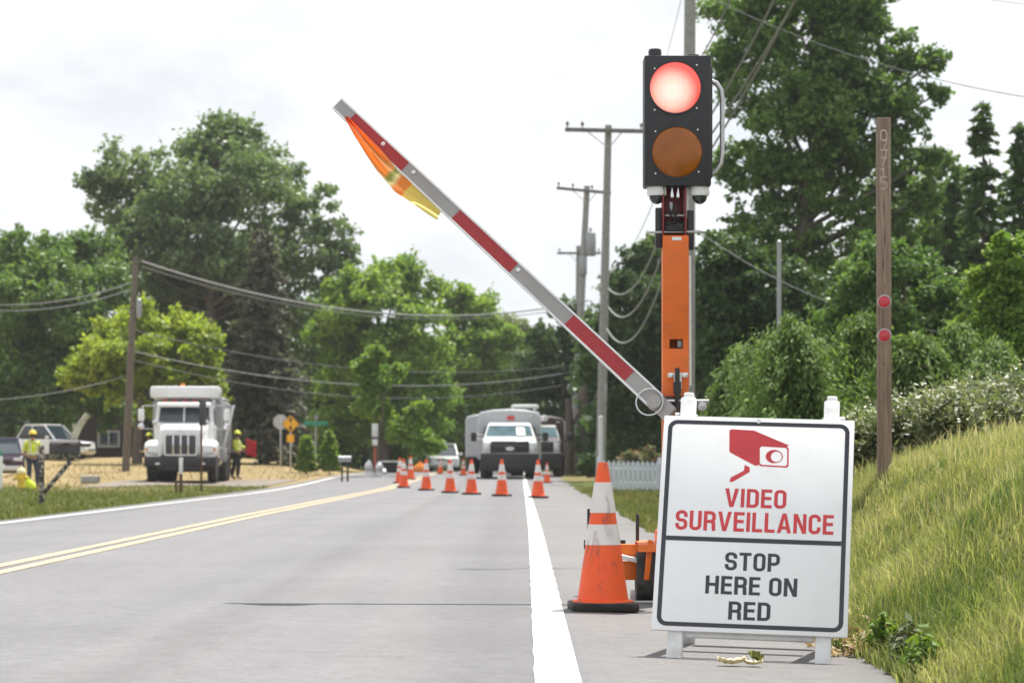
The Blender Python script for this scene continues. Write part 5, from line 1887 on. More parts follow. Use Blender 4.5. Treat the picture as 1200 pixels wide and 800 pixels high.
def dump_truck():
    Y = 84.0
    loc = gp(211.4, Y)
    loc.z = ground_z(loc.x, Y) + 0.03
    t = thing('dump_truck', 'white dump truck with tall chrome-barred grille facing the road on the left', 'dump truck', loc, rz=rad(3))
    # bumper
    MB().box((0, 0.0, 0.73), (2.5, 0.22, 0.36), 0.05).box((0, 0.02, 0.5), (1.5, 0.16, 0.14), 0.03).build('bumper', m_black, t)
    for s in (-1, 1):
        MB().box((s * 0.78, -0.115, 0.66), (0.16, 0.01, 0.07), 0.004).build('fog_lamp', m_lamp, t)
    MB().box((0, 0.9, 0.52), (2.0, 1.4, 0.3), 0.05).box((0, 4.4, 0.72), (0.95, 6.0, 0.28), 0.03).build('chassis', m_under, t)
    # hood
    hood = loft([rr_sec(0.18, -0.62, 0.62, 0.95, 1.72, 0.12), rr_sec(0.24, -0.72, 0.72, 0.93, 1.86, 0.16), rr_sec(0.8, -0.8, 0.8, 0.9, 2.0, 0.2), rr_sec(1.55, -0.9, 0.9, 0.9, 2.12, 0.2)]).build('hood', m_truckwhite, t)
    gs = MB().box((0, 0.165, 1.32), (1.1, 0.04, 0.72), 0.05)
    g = gs.build('grille', m_grille, t)
    bars = MB()
    ring_ = ring_mb(rrect(-0.57, 0.94, 0.57, 1.70, 0.08), rrect(-0.52, 0.99, 0.52, 1.65, 0.05), 0.11, 0.16)
    for x in (-0.26, 0.0, 0.26):
        ring_.box((x, 0.135, 1.32), (0.055, 0.04, 0.655), 0.008)
    ring_.build('grille_bars', m_chrome, g)
    MB().prism([(0.10 * math.cos(k * math.pi / 10), 1.775 + 0.05 * math.sin(k * math.pi / 10)) for k in range(20)], 0.17, 0.2).build('badge', m_chrome, hood)
    # fenders with lamps
    for s in (-1, 1):
        fd = loft([rr_sec(0.12, min(s * 0.66, s * 1.2), max(s * 0.66, s * 1.2), 0.9, 1.3, 0.1), rr_sec(0.3, min(s * 0.66, s * 1.27), max(s * 0.66, s * 1.27), 0.88, 1.45, 0.16), rr_sec(0.9, min(s * 0.66, s * 1.28), max(s * 0.66, s * 1.28), 0.95, 1.5, 0.2), rr_sec(1.5, min(s * 0.7, s * 1.25), max(s * 0.7, s * 1.25), 0.85, 1.35, 0.16)])
        fo = fd.build('fender', m_truckwhite, t)
        MB().box((s * 0.97, 0.1, 1.08), (0.36, 0.06, 0.18), 0.03, rot=(0, s * rad(-14), 0)).build('headlight', m_lamp, fo)
        MB().box((s * 1.16, 0.12, 1.16), (0.1, 0.06, 0.1), 0.02).build('turn_signal', m_amber, fo)
        wheel(t, s * 1.05, 0.95, 0.52, 0.32)
        for yy in (5.2, 6.55):
            wheel(t, s * 0.98, yy, 0.52, 0.6)
    # cab
    cab = loft([rr_sec(1.5, -1.02, 1.02, 1.05, 2.05, 0.12), rr_sec(1.52, -1.05, 1.05, 1.05, 2.1, 0.12), rr_sec(1.62, -1.05, 1.05, 1.05, 2.15, 0.12), rr_sec(1.9, -1.0, 1.0, 1.05, 2.82, 0.18), rr_sec(3.1, -1.0, 1.0, 1.05, 2.86, 0.18)])
    co_ = cab.build('cab', m_truckwhite, t)
    ws = MB().add([(-0.9, 1.57, 2.13), (0.9, 1.57, 2.13), (0.86, 1.83, 2.66), (-0.86, 1.83, 2.66), (-0.9, 1.6, 2.12), (0.9, 1.6, 2.12), (0.86, 1.87, 2.66), (-0.86, 1.87, 2.66)], [(0, 1, 2, 3), (4, 5, 6, 7), (0, 1, 5, 4), (1, 2, 6, 5), (2, 3, 7, 6), (3, 0, 4, 7)])
    ws.build('windshield', m_glass, co_)
    MB().box((0, 1.62, 2.4), (0.05, 0.03, 0.6), 0.005, rot=(rad(-26), 0, 0)).build('windshield_divider', m_truckwhite, co_)
    MB().box((0, 1.62, 2.76), (1.9, 0.34, 0.12), 0.04, rot=(rad(12), 0, 0)).build('sun_visor', m_truckwhite, co_)
    for x in (-0.7, -0.35, 0, 0.35, 0.7):
        MB().box((x, 1.95, 2.9), (0.16, 0.12, 0.07), 0.025).build('roof_light', m_redlamp, co_)
    for s in (-1, 1):
        MB().box((s * 1.005, 2.35, 2.32), (0.02, 0.75, 0.55), 0.008).build('side_window', m_glass, co_)
        dr = MB().box((s * 1.045, 2.4, 1.62), (0.03, 1.1, 0.8), 0.012).build('door', m_truckwhite, t)
        MB().box((s * 1.075, 2.8, 1.9), (0.03, 0.18, 0.05), 0.01).build('handle', m_black, dr)
        mi = MB().tube([(s * 1.0, 1.75, 2.72), (s * 1.45, 1.5, 2.7), (s * 1.47, 1.5, 1.9), (s * 1.05, 1.75, 1.88)], 0.025, 8).build('mirror_arm', m_chrome, t)
        MB().box((s * 1.5, 1.5, 2.38), (0.22, 0.1, 0.42), 0.04).build('mirror', m_truckwhite, mi)
        MB().lathe([(0.001, -0.08), (0.1, -0.05), (0.12, 0.02), (0.001, 0.03)], 16, (s * 1.5, 1.5, 1.98), 'Y').build('convex_mirror', m_chrome, mi)
        MB().lathe([(0.3, -0.65), (0.31, 0.65)], 18, (s * 0.95, 2.5, 0.8), 'Y').build('fuel_tank', m_chrome, t)
        MB().tube([(s * 0.72, 0.35, 1.75), (s * 0.86, 0.2, 2.05)], 0.015, 6).lathe([(0.001, -0.05), (0.09, -0.02), (0.09, 0.02), (0.001, 0.03)], 12, (s * 0.9, 0.2, 2.1), 'Y').build('hood_mirror', m_chrome, t)
    MB().tube([(0.92, 3.25, 0.9), (0.92, 3.25, 3.0)], 0.09, 12).build('exhaust_stack', m_chrome, t)
    # dump bed with a cab shield / white tarp roll
    b = MB()
    b.box((0, 5.6, 1.98), (2.45, 4.6, 1.9), 0.05)
    bed = b.build('dump_bed', m_bedgrey, t)
    for s in (-1, 1):
        for k in range(5):
            MB().box((s * 1.26, 3.7 + k * 0.95, 1.95), (0.07, 0.12, 1.8), 0.015).build('bed_rib', m_bedgrey, bed)
    MB().box((0, 3.24, 2.3), (2.3, 0.06, 1.3), 0.02).build('bed_headboard', m_bedgrey, bed)
    MB().box((0, 2.62, 3.2), (2.46, 1.45, 0.42), 0.09).build('cab_shield', m_truckwhite, bed)
    MB().box((0, 5.4, 3.02), (2.42, 4.0, 0.14), 0.05).build('tarp_cover', m_truckwhite, bed)
    MB().lathe([(0.08, 0), (0.08, 0.06), (0.05, 0.1), (0, 0.11)], 14, (-0.1, 2.2, 3.41)).build('beacon', m_amber, t)
    MB().box((1.42, 3.6, 1.95), (0.09, 0.06, 1.7), 0.015, rot=(0, rad(14), 0)).build('tarp_arm', m_truckwhite, t)
    MB().box((1.2, 3.35, 1.0), (0.3, 0.6, 0.5), 0.04).build('tool_box', m_bedgrey, t)
    for s in (-1, 1):
        MB().box((s * 0.98, 7.25, 0.62), (0.62, 0.02, 0.6), 0.004).build('mud_flap', m_black, t)
    return t


dump_truck()


def oval(cx, cz, rx, rz, n=24):
    return [(cx + rx * math.cos(2 * math.pi * k / n), cz + rz * math.sin(2 * math.pi * k / n)) for k in range(n)]


def box_truck(label, loc, rz, detail=True, paint=None, boxp=None, boxh=2.75, boxw=2.5, name='utility_truck', rack=True):
    paint = paint or m_truckwhite
    boxp = boxp or m_boxgrey
    t = thing(name, label, 'truck', loc, rz=rz)
    MB().box((0, 0.02, 0.69), (2.24, 0.3, 0.62), 0.06).box((0, 0.1, 0.37), (1.7, 0.2, 0.16), 0.03).build('bumper', m_black, t)
    MB().box((0, 3.5, 0.62), (0.9, 6.2, 0.25), 0.03).box((0, 0.9, 0.7), (1.7, 1.1, 0.5), 0.04).build('chassis', m_under, t)
    hood = loft([rr_sec(0.2, -0.98, 0.98, 0.72, 1.34, 0.08), rr_sec(0.26, -1.03, 1.03, 0.7, 1.42, 0.12), rr_sec(0.8, -1.06, 1.06, 0.7, 1.52, 0.14), rr_sec(1.45, -1.06, 1.06, 0.7, 1.62, 0.12)]).build('hood', paint, t)
    g = MB().box((0, 0.17, 1.2), (1.48, 0.08, 0.52), 0.05).build('grille', m_black, t)
    for z in (1.0, 1.27):
        MB().box((0, 0.115, z), (1.3, 0.035, 0.07), 0.012).build('grille_bar', m_grille, g)
    MB().prism(oval(0, 1.17, 0.165, 0.07), 0.085, 0.12).build('badge', m_silver, g)
    ring_mb(oval(0, 1.17, 0.172, 0.076), oval(0, 1.17, 0.155, 0.06), 0.078, 0.1).build('badge_rim', m_chrome, g)
    for s in (-1, 1):
        MB().box((s * 0.88, 0.19, 1.2), (0.27, 0.07, 0.38), 0.04).build('headlight', m_lamp, t)
        MB().box((s * 0.88, 0.17, 1.02), (0.26, 0.05, 0.05), 0.015).build('turn_signal', m_lamp, t)
        wheel(t, s * 0.93, 0.95, 0.42, 0.27)
        wheel(t, s * 0.9, 5.1, 0.42, 0.5)
    cab = loft([rr_sec(1.4, -1.0, 1.0, 0.75, 1.58, 0.08), rr_sec(1.45, -1.02, 1.02, 0.75, 1.64, 0.08), rr_sec(2.05, -0.86, 0.86, 0.75, 2.16, 0.12), rr_sec(2.25, -0.86, 0.86, 0.75, 2.2, 0.12), rr_sec(2.9, -0.92, 0.92, 0.75, 2.2, 0.12)])
    c = cab.build('cab', paint, t)
    wv = [(-0.93, 1.47, 1.66), (0.93, 1.47, 1.66), (0.80, 1.97, 2.08), (-0.80, 1.97, 2.08)]
    MB().add([(a, b - 0.005, z + 0.012) for a, b, z in wv] + [(a, b + 0.05, z) for a, b, z in wv], [(0, 1, 2, 3), (4, 5, 6, 7), (0, 1, 5, 4), (1, 2, 6, 5), (2, 3, 7, 6), (3, 0, 4, 7)]).build('windshield', mat('tinted_windshield', (0.05, 0.11, 0.13), 0.08, var=0.4, scale=3, spec=0.8), c)
    if detail:
        pv = [(0.28, 1.50, 1.70), (0.62, 1.50, 1.70), (0.58, 1.86, 2.0), (0.26, 1.86, 2.0)]
        MB().add([(a, b - 0.03, z + 0.01) for a, b, z in pv] + [(a, b - 0.02, z) for a, b, z in pv], [(0, 1, 2, 3), (4, 5, 6, 7), (0, 1, 5, 4), (1, 2, 6, 5), (2, 3, 7, 6), (3, 0, 4, 7)]).build('windshield_placard', m_paper, c)
    for s in (-1, 1):
        MB().box((s * 1.0, 2.3, 1.85), (0.03, 0.6, 0.4), 0.01, rot=(0, s * rad(-14), 0)).build('side_window', m_glass, c)
        ar = MB().tube([(s * 1.02, 1.7, 1.7), (s * 1.32, 1.62, 1.72)], 0.025, 7).tube([(s * 1.02, 1.7, 1.52), (s * 1.32, 1.62, 1.54)], 0.025, 7).build('mirror_arm', m_black, t)
        MB().box((s * 1.4, 1.6, 1.64), (0.22, 0.14, 0.36), 0.04).build('mirror', m_black, ar)
    # body
    w2 = boxw / 2
    sec = lambda y, k=0.0: [(a, y, b) for a, b in ([(-w2 + k, 0.75 + k), (w2 - k, 0.75 + k), (w2 - k, boxh - 0.3), (w2 - 0.1 - k, boxh - 0.12 - k), (w2 * 0.5, boxh - 0.03 - k), (0, boxh - k), (-w2 * 0.5, boxh - 0.03 - k), (-w2 + 0.1 + k, boxh - 0.12 - k), (-w2 + k, boxh - 0.3)])]
    bx = loft([sec(2.42, 0.06), sec(2.48), sec(6.6), sec(6.66, 0.05)]).build('box_body', boxp, t)
    for s in (-1, 1):
        MB().box((s * (w2 + 0.004), 4.5, 1.25), (0.012, 3.6, 0.7), 0.004).build('compartment_door', boxp, bx)
        MB().box((s * (w2 - 0.02), 2.445, 1.6), (0.035, 0.03, 1.5), 0.01).build('corner_trim', m_silver, bx)
    for x in (-0.9, 0.9):
        MB().box((x, 2.40, boxh - 0.3), (0.14, 0.06, 0.07), 0.02).build('marker_light', m_lamp, bx)
    MB().box((0.05, 2.38, boxh - 0.36), (0.3, 0.08, 0.14), 0.03).build('warning_light', m_redlamp, bx)
    if rack:
        rk = MB()
        for x in (0.2, 1.05):
            rk.tube([(x, 2.7, boxh - 0.05), (x, 2.7, boxh + 0.16), (x, 6.2, boxh + 0.16), (x, 6.2, boxh - 0.05)], 0.04, 8)
        for y in np.arange(2.8, 6.2, 0.4):
            rk.tube([(0.2, y, boxh + 0.16), (1.05, y, boxh + 0.16)], 0.025, 6)
        rk.box((0.62, 2.75, boxh + 0.09), (1.1, 0.4, 0.13), 0.04)
        rk.build('roof_rack', m_truckwhite, bx)
        MB().lathe([(0.0, -0.13), (0.14, -0.1), (0.17, 0.0), (0.14, 0.1), (0.0, 0.13)], 16, (w2 + 0.12, 2.45, boxh - 0.38), 'Z').build('work_light', m_truckwhite, bx)
    return t


zt = lambda X, Y: ground_z(X, Y) + 0.015
X = PX(597.5, 93)
box_truck('grey box truck with black grille facing the camera behind the cones', (X, 93, zt(X, 93)), rad(0.5))
X = PX(577, 112)
box_truck('plain grey truck body showing at the left edge of the front truck', (X, 118.6, zt(X, 112)), rad(180), detail=False, boxh=2.78, name='box_truck', rack=False)
X = PX(627.5, 101)
tb_ = box_truck('dark truck in the shade showing at the right edge of the front truck', (X, 101, zt(X, 101)), rad(-2), detail=False, paint=mat('dark_grey_paint', (0.07, 0.068, 0.068), 0.35, var=0.1), boxp=mat('dark_maroon_body', (0.06, 0.035, 0.033), 0.5, var=0.2, scale=3), boxh=2.6, boxw=2.4, name='dark_truck', rack=False)


def car(label, loc, rz, paint, Hc=1.5, Wc=1.8, Lc=4.4, suv=False, name='parked_car', pickup=False, lower=None):
    """front faces -Y"""
    t = thing(name, label, 'car' if not pickup else 'pickup truck', loc, rz=rz)
    w2 = Wc / 2
    hz_ = 0.98 if suv or pickup else 0.86          # belt line
    hn = hz_ - 0.08
    body = loft([rr_sec(0.0, -w2 * 0.86, w2 * 0.86, 0.3, hn - 0.18, 0.1), rr_sec(0.12, -w2 * 0.97, w2 * 0.97, 0.24, hn - 0.05, 0.12), rr_sec(0.9, -w2, w2, 0.22, hn + 0.03, 0.14), rr_sec(1.3, -w2, w2, 0.22, hz_, 0.12), rr_sec(Lc - 0.5, -w2, w2, 0.24, hz_ + 0.04, 0.12), rr_sec(Lc - 0.05, -w2 * 0.95, w2 * 0.95, 0.3, hz_, 0.12), rr_sec(Lc, -w2 * 0.88, w2 * 0.88, 0.36, hz_ - 0.1, 0.1)])
    bo = body.build('body', paint, t)
    ce = Lc - (0.35 if suv else (2.0 if pickup else 0.75))
    g = loft([rr_sec(1.15, -w2 * 0.86, w2 * 0.86, hz_ - 0.06, hz_ + 0.02, 0.03), rr_sec(1.2, -w2 * 0.88, w2 * 0.88, hz_ - 0.06, hz_ + 0.03, 0.03), rr_sec(1.85, -w2 * 0.76, w2 * 0.76, hz_ - 0.06, Hc - 0.06, 0.1), rr_sec(ce - 0.45, -w2 * 0.76, w2 * 0.76, hz_ - 0.06, Hc - 0.06, 0.1), rr_sec(ce, -w2 * 0.84, w2 * 0.84, hz_ - 0.06, hz_ + 0.05, 0.03)])
    go = g.build('window_glass', m_glass, t)
    MB().box((0, (1.9 + ce - 0.45) / 2, Hc - 0.05), (w2 * 1.5, ce - 0.45 - 1.82, 0.09), 0.04).build('roof', paint, t)
    for s in (-1, 1):
        for a, b in (((s * w2 * 0.9, 1.15, hz_), (s * w2 * 0.76, 1.83, Hc - 0.05)), ((s * w2 * 0.89, 2.5, hz_), (s * w2 * 0.765, 2.5, Hc - 0.05)), ((s * w2 * 0.86, ce, hz_), (s * w2 * 0.76, ce - 0.43, Hc - 0.05))):
            MB().tube([a, b], 0.035, 6).build('window_pillar', paint, go)
        wheel(t, s * (w2 - 0.1), 0.85, 0.34 if not (suv or pickup) else 0.38, 0.22)
        wheel(t, s * (w2 - 0.1), Lc - 0.85, 0.34 if not (suv or pickup) else 0.38, 0.22)
        MB().box((s * w2 * 0.7, 0.05, hn - 0.14), (0.36, 0.1, 0.14), 0.03).build('headlight', m_lamp, t)
        MB().box((s * (w2 + 0.1), 1.45, hz_ + 0.08), (0.2, 0.1, 0.14), 0.03).build('mirror', paint, t)
    MB().box((0, 0.0, hn - 0.2), (w2 * 0.9, 0.08, 0.16), 0.02).build('grille', m_black, t)
    MB().box((0, -0.01, 0.42), (w2 * 1.7, 0.12, 0.2), 0.04).build('bumper', lower or paint, t)
    MB().box((0, -0.075, 0.5), (0.32, 0.012, 0.15), 0.004).build('number_plate', m_paper, t)
    if pickup:
        MB().box((0, Lc - 0.95, hz_ + 0.05), (w2 * 1.7, 1.7, 0.03), 0.01).build('cargo_bed', m_under, t)
    return t


X = PX(521, 128)
car('white oncoming car in the distance between the cones', (X, 128, zt(X, 128)), rad(3), m_truckwhite, Hc=1.5, Wc=1.6, name='oncoming_car')
X = PX(1, 96)
car('dark plum-coloured car at the left edge behind the worker', (X, 96, ground_z(X, 96)), rad(12), m_maroon, Hc=1.66, Wc=1.9, Lc=4.6, suv=True, lower=m_silver)
X = PX(104, 118)
car('white pickup parked sideways behind the near mailbox', (X, 117, ground_z(X, 118) - 0.02), rad(66), m_truckwhite, Hc=1.72, Wc=2.0, Lc=5.4, pickup=True, name='pickup_truck', lower=m_chrome)
# ------------------------------------------------------------------ people
m_skin = mat('skin', (0.36, 0.2, 0.13), 0.55, var=0.06)
m_hivis = mat('hi_vis_lime_cloth', (0.62, 0.76, 0.03), 0.7, var=0.08, scale=8)
m_hivis_dull = mat('lime_shirt_cloth', (0.55, 0.62, 0.08), 0.75, var=0.12, scale=10)
m_jeans = mat('dark_blue_denim', (0.035, 0.045, 0.075), 0.85, var=0.25, scale=12)
m_boot = mat('brown_leather_boot', (0.09, 0.05, 0.03), 0.7, var=0.2)
m_hat = mat('yellow_hard_hat', (0.82, 0.6, 0.04), 0.3, var=0.04, coat=0.3)
m_hatlime = mat('lime_hard_hat', (0.72, 0.78, 0.05), 0.3, var=0.04, coat=0.3)
m_tapeg = mat('silver_reflective_tape', (0.68, 0.68, 0.64), 0.4, var=0.06)
m_hair = mat('dark_hair', (0.03, 0.02, 0.015), 0.8, var=0.2)
m_eye = mat('eye_dark', (0.02, 0.015, 0.012), 0.3)
m_navycloth = mat('dark_navy_cloth', (0.02, 0.025, 0.04), 0.85, var=0.2, scale=12)
m_redcloth = mat('red_cloth', (0.5, 0.02, 0.03), 0.75, var=0.12, scale=8)


def skin_obj(name, joints, edges, radii, material, parent, root=0, sub=2):
    me = bpy.data.meshes.new(name)
    me.from_pydata(joints, edges, [])
    o = bpy.data.objects.new(name, me)
    COL.objects.link(o)
    o.parent = parent
    md = o.modifiers.new('skin', 'SKIN')
    md.use_smooth_shade = True
    lay = me.skin_vertices[0].data if me.skin_vertices else None
    if lay is None:
        bm = bmesh.new()
        bm.from_mesh(me)
        bm.verts.layers.skin.verify()
        bm.to_mesh(me)
        bm.free()
        lay = me.skin_vertices[0].data
    for i, r in enumerate(radii):
        lay[i].radius = r if isinstance(r, tuple) else (r, r)
        lay[i].use_root = (i == root)
    sd = o.modifiers.new('subdivision', 'SUBSURF')
    sd.levels = sub
    sd.render_levels = sub
    me.materials.append(material)
    return o


def person(label, loc, rz, pose, hat, top, vest, trousers, scale=1.0, vest_on=True):
    """stands facing -Y; pose gives arm and leg joints"""
    t = thing('person', label, 'person', loc, rz=rz)
    t.scale = (scale,) * 3
    g = lambda k, d: Vector(pose.get(k, d))
    hip, chest, neck, head = g('hip', (0, 0, .95)), g('chest', (0, .01, 1.3)), g('neck', (0, 0.0, 1.5)), g('head', (0, -.02, 1.62))
    J = [hip, hip.lerp(chest, .5), chest, neck, head, head + Vector((0, -0.005, .1))]
    R = [(.15, .11), (.14, .1), (.17, .115), .055, (.075, .09), (.07, .085)]
    E = [(0, 1), (1, 2), (2, 3), (3, 4), (4, 5)]
    fingers = []
    for s, n in ((-1, 'l'), (1, 'r')):
        sh = chest + Vector((s * .19, 0, .13))
        el = g('el_' + n, (s * .27, .02, 1.13))
        wr = g('wr_' + n, (s * .27, -.06, .9))
        k = len(J)
        hd = (wr - el).normalized()
        J += [sh, el, wr, wr + hd * .09]
        R += [.06, .043, .03, (.042, .022)]
        E += [(2, k), (k, k + 1), (k + 1, k + 2), (k + 2, k + 3)]
        for q in range(4):
            side = Vector((0.6 * s, 0.8, 0)).cross(hd).normalized() if abs(hd.z) > .2 else Vector((0, 0, 1)).cross(hd)
            a = wr + hd * .09 + side * (q - 1.5) * .02
            b = a + hd * (.075 if q in (1, 2) else .06) + Vector((0, -0.012, 0))
            fingers.append((a - hd * .02, a + hd * .035, b))
        fingers.append((wr + hd * .03, wr + hd * .07 + Vector((0, -.04, 0)), wr + hd * .1 + Vector((0, -.045, 0))))
        hj = hip + Vector((s * .095, 0, -.04))
        kn = g('kn_' + n, (s * .11, -.03, .5))
        an = g('an_' + n, (s * .12, .02, .09))
        k = len(J)
        J += [hj, kn, an, an + Vector((s * .03, -.15, -.05))]
        R += [.09, .06, .042, (.045, .03)]
        E += [(0, k), (k, k + 1), (k + 1, k + 2), (k + 2, k + 3)]
    for a, b, c in fingers:      # fingers are part of the one body mesh
        k = len(J)
        J += [a, b, c]
        R += [.011, .010, .008]
        E += [(k, k + 1), (k + 1, k + 2)]
    # join the fingers' roots to the palms
    palms = [9, 17]
    fi = len(J) - 30
    for h in range(2):
        for q in range(5):
            E.append((palms[h], fi + (h * 5 + q) * 3))
    skin_obj('body', [tuple(j) for j in J], E, R, m_skin, t)
    # face and hair
    hc = head + Vector((0, 0, .05))
    for s in (-1, 1):
        MB().lathe([(0, -.012), (.01, -.008), (.013, 0), (.01, .008), (0, .012)], 8, hc + Vector((s * .032, -.083, .0)), 'Y').build('eye', m_eye, t)
        MB().lathe([(0, -.012), (.02, -.006), (.026, .004), (0, .012)], 8, hc + Vector((s * .08, 0, -.01)), 'X').build('ear', m_skin, t)
    MB().box(hc + Vector((0, -.095, -.03)), (.025, .03, .04), .008).build('nose', m_skin, t)
    MB().box(hc + Vector((0, -.086, -.07)), (.05, .01, .012), .004).build('mouth', mat('lips', (.25, .09, .08), .5), t)
    MB().lathe([(.088, -.06), (.092, 0), (.085, .06), (.05, .1), (0, .115)], 16, hc + Vector((0, .012, .0))).build('hair', m_hair, t)
    # hard hat
    MB().lathe([(.125, .03), (.135, .034), (.122, .05), (.115, .085), (.095, .125), (.06, .15), (0, .16)], 20, hc + Vector((0, 0, .015))).box(hc + Vector((0, -.13, .05)), (.15, .08, .012), .005).build('hard_hat', hat, t)
    # clothes: slightly larger skins over the body
    K = lambda f: [tuple(v) for v in f]
    sj, se, sr = [hip, hip.lerp(chest, .5), chest, chest.lerp(neck, .75)], [(0, 1), (1, 2), (2, 3)], [(.175, .135), (.165, .125), (.195, .14), (.085, .08)]
    for s, n in ((-1, 'l'), (1, 'r')):
        sh = chest + Vector((s * .2, 0, .125))
        el = g('el_' + n, (s * .27, .02, 1.13))
        wr = g('wr_' + n, (s * .27, -.06, .9))
        k = len(sj)
        sj += [sh, el] + ([el.lerp(wr, .75)] if pose.get('long') else [])
        sr += [.082, .062] + ([.05] if pose.get('long') else [])
        se += [(2, k), (k, k + 1)] + ([(k + 1, k + 2)] if pose.get('long') else [])
    skin_obj('shirt', K(sj), se, sr, top, t)
    tj, te, tr_ = [hip + Vector((0, 0, .04))], [], [(.172, .135)]
    for s, n in ((-1, 'l'), (1, 'r')):
        hj = hip + Vector((s * .1, 0, -.07))
        kn = g('kn_' + n, (s * .11, -.03, .5))
        an = g('an_' + n, (s * .12, .02, .09))
        k = len(tj)
        tj += [hj, kn, an + Vector((0, 0, .04))]
        tr_ += [.112, .085, .075]
        te += [(0, k), (k, k + 1), (k + 1, k + 2)]
        skin_obj('boot', K([an + Vector((0, 0, .08)), an, an + Vector((s * .02, -.08, -.045)), an + Vector((s * .03, -.17, -.055))]), [(0, 1), (1, 2), (2, 3)], [.062, .06, (.055, .04), (.048, .034)], m_boot, t, sub=1)
    skin_obj('trousers', K(tj), te, tr_, trousers, t)
    if vest_on:
        vj = [hip + Vector((0, 0, .06)), hip.lerp(chest, .55), chest, chest.lerp(neck, .55)]
        vo = skin_obj('vest', K(vj), [(0, 1), (1, 2), (2, 3)], [(.19, .15), (.185, .145), (.2, .155), (.12, .1)], vest, t)
        band = hip.lerp(chest, .35)
        MB().lathe([(.188, -.03), (.196, -.028), (.196, .028), (.188, .03)], 24, band, mat3=Matrix.Diagonal((1.0, .78, 1))).build('reflective_band', m_tapeg, vo)
        for s in (-1, 1):
            MB().tube([band + Vector((s * .1, -.145, 0)), chest + Vector((s * .1, -.15, .0)), chest + Vector((s * .1, -.1, .15))], .018, 6).build('reflective_band', m_tapeg, vo)
    return t


Yw = 79
X = PX(38, Yw)
zw = ground_z(X, Yw)
person('worker in lime vest, yellow hard hat and jeans standing beside the hydrant', (X, Yw, zw), rad(28), dict(el_l=(-.28, .05, 1.12), wr_l=(-.2, -.14, 1.0), el_r=(.27, .02, 1.12), wr_r=(.26, -.08, .88), kn_r=(.13, -.1, .5), an_r=(.15, -.06, .09), head=(0, -.04, 1.61)), m_hat, m_hivis_dull, m_hivis, m_jeans, scale=1.02)
Yw = 91
X = PX(277.5, Yw)
w2 = person('worker in yellow shirt and dark trousers at the dump truck tail holding a red flag', (X, Yw, ground_z(X, Yw) + 0.02), rad(75), dict(el_r=(.3, -.1, 1.2), wr_r=(.26, -.32, 1.2), el_l=(-.26, -.06, 1.12), wr_l=(-.2, -.26, 1.08), kn_l=(-.13, .06, .5), an_l=(-.16, .14, .1), long=True), m_hatlime, m_hivis_dull, m_hivis, m_navycloth, scale=1.0)
X2 = X + 0.28
# red flag the worker holds
t = thing('hand_flag', 'red flag held by the worker at the dump truck tail', 'flag', (X2 + 0.05, Yw - .12, w2.location.z + 1.12), rz=rad(75))
MB().tube([(0, 0, -.3), (0, -.02, .42)], .012, 8).build('flag_stick', m_wood_pole, t)
V, fs = [], []
for i in range(9):
    for j in range(9):
        V.append((0.02 * math.sin(i * 1.1 + j * .5) + .01, -i * .055, .4 - j * .075 - i * .012 + .02 * math.sin(i * .9)))
for i in range(8):
    for j in range(8):
        fs.append((i * 9 + j, i * 9 + j + 1, i * 9 + j + 10, i * 9 + j + 9))
fl = MB().add(V, fs, 0, True).build('flag_cloth', m_redcloth, t)
fl.modifiers.new('cloth_thickness', 'SOLIDIFY').thickness = .004
Yw = 88
X = PX(176, Yw)
person('worker in lime shirt mostly hidden behind the fender of the dump truck', (X, Yw, ground_z(X, Yw)), rad(-60), dict(el_l=(-.27, -.03, 1.12), wr_l=(-.18, -.25, 1.12), long=True), m_hatlime, m_hivis, m_hivis, m_navycloth, scale=.97)

# ------------------------------------------------------------------ roadside furniture, left
m_hyd = mat('yellow_hydrant_paint', (0.72, 0.5, 0.05), 0.45, var=0.1, scale=6, dirt=(0.35, 0.16, 0.05), dirt_amt=0.5)
Yh = 74.5
X = PX(25, Yh)
t = thing('fire_hydrant', 'yellow fire hydrant with pale cap in the grass beside the worker', 'fire hydrant', (X, Yh, ground_z(X, Yh)))
MB().lathe([(.16, 0), (.16, .05), (.12, .06), (.115, .42), (.15, .43), (.15, .47), (.11, .48)], 20).build('barrel', m_hyd, t)
MB().lathe([(.145, .48), (.14, .53), (.11, .6), (.05, .645), (.045, .7), (.0, .705)], 20).build('bonnet', mat('pale_yellow_cap', (.74, .66, .4), .5, var=.08), t)
for a, r in ((0, .06), (180, .06), (270, .085)):
    d = Vector((math.cos(rad(a)), math.sin(rad(a)), 0))
    MB().tube([d * .09 + Vector((0, 0, .34)), d * .2 + Vector((0, 0, .34))], r, 12).tube([d * .2 + Vector((0, 0, .34)), d * .235 + Vector((0, 0, .34))], r * .5, 6).build('outlet_cap', m_hyd, t)
Yb = 74
X = PX(36, Yb)
t = thing('lime_bag', 'slumped lime green bag on the grass at the foot of the hydrant', 'bag', (X, Yb, ground_z(X, Yb)), rz=rad(20))
secs = []
for k, (z, a, b, dx) in enumerate(((0, .15, .13, 0), (.08, .19, .16, 0), (.25, .18, .14, -.03), (.38, .13, .1, -.07), (.45, .05, .05, -.09), (.52, .09, .04, -.1))):
    secs.append([(dx + a * math.cos(q * math.pi / 8) * (1 + .08 * math.sin(3 * q + k)), b * math.sin(q * math.pi / 8), z) for q in range(16)])
loft([[(a * .8, b * .8, z_ * .66) for a, b, z_ in q] for q in secs]).build('bag_cloth', m_hivis, t)
MB().tube([(-.12, 0, .33), (-.09, 0, .42), (-.03, 0, .33)], .012, 6).build('strap', m_hivis_dull, t)

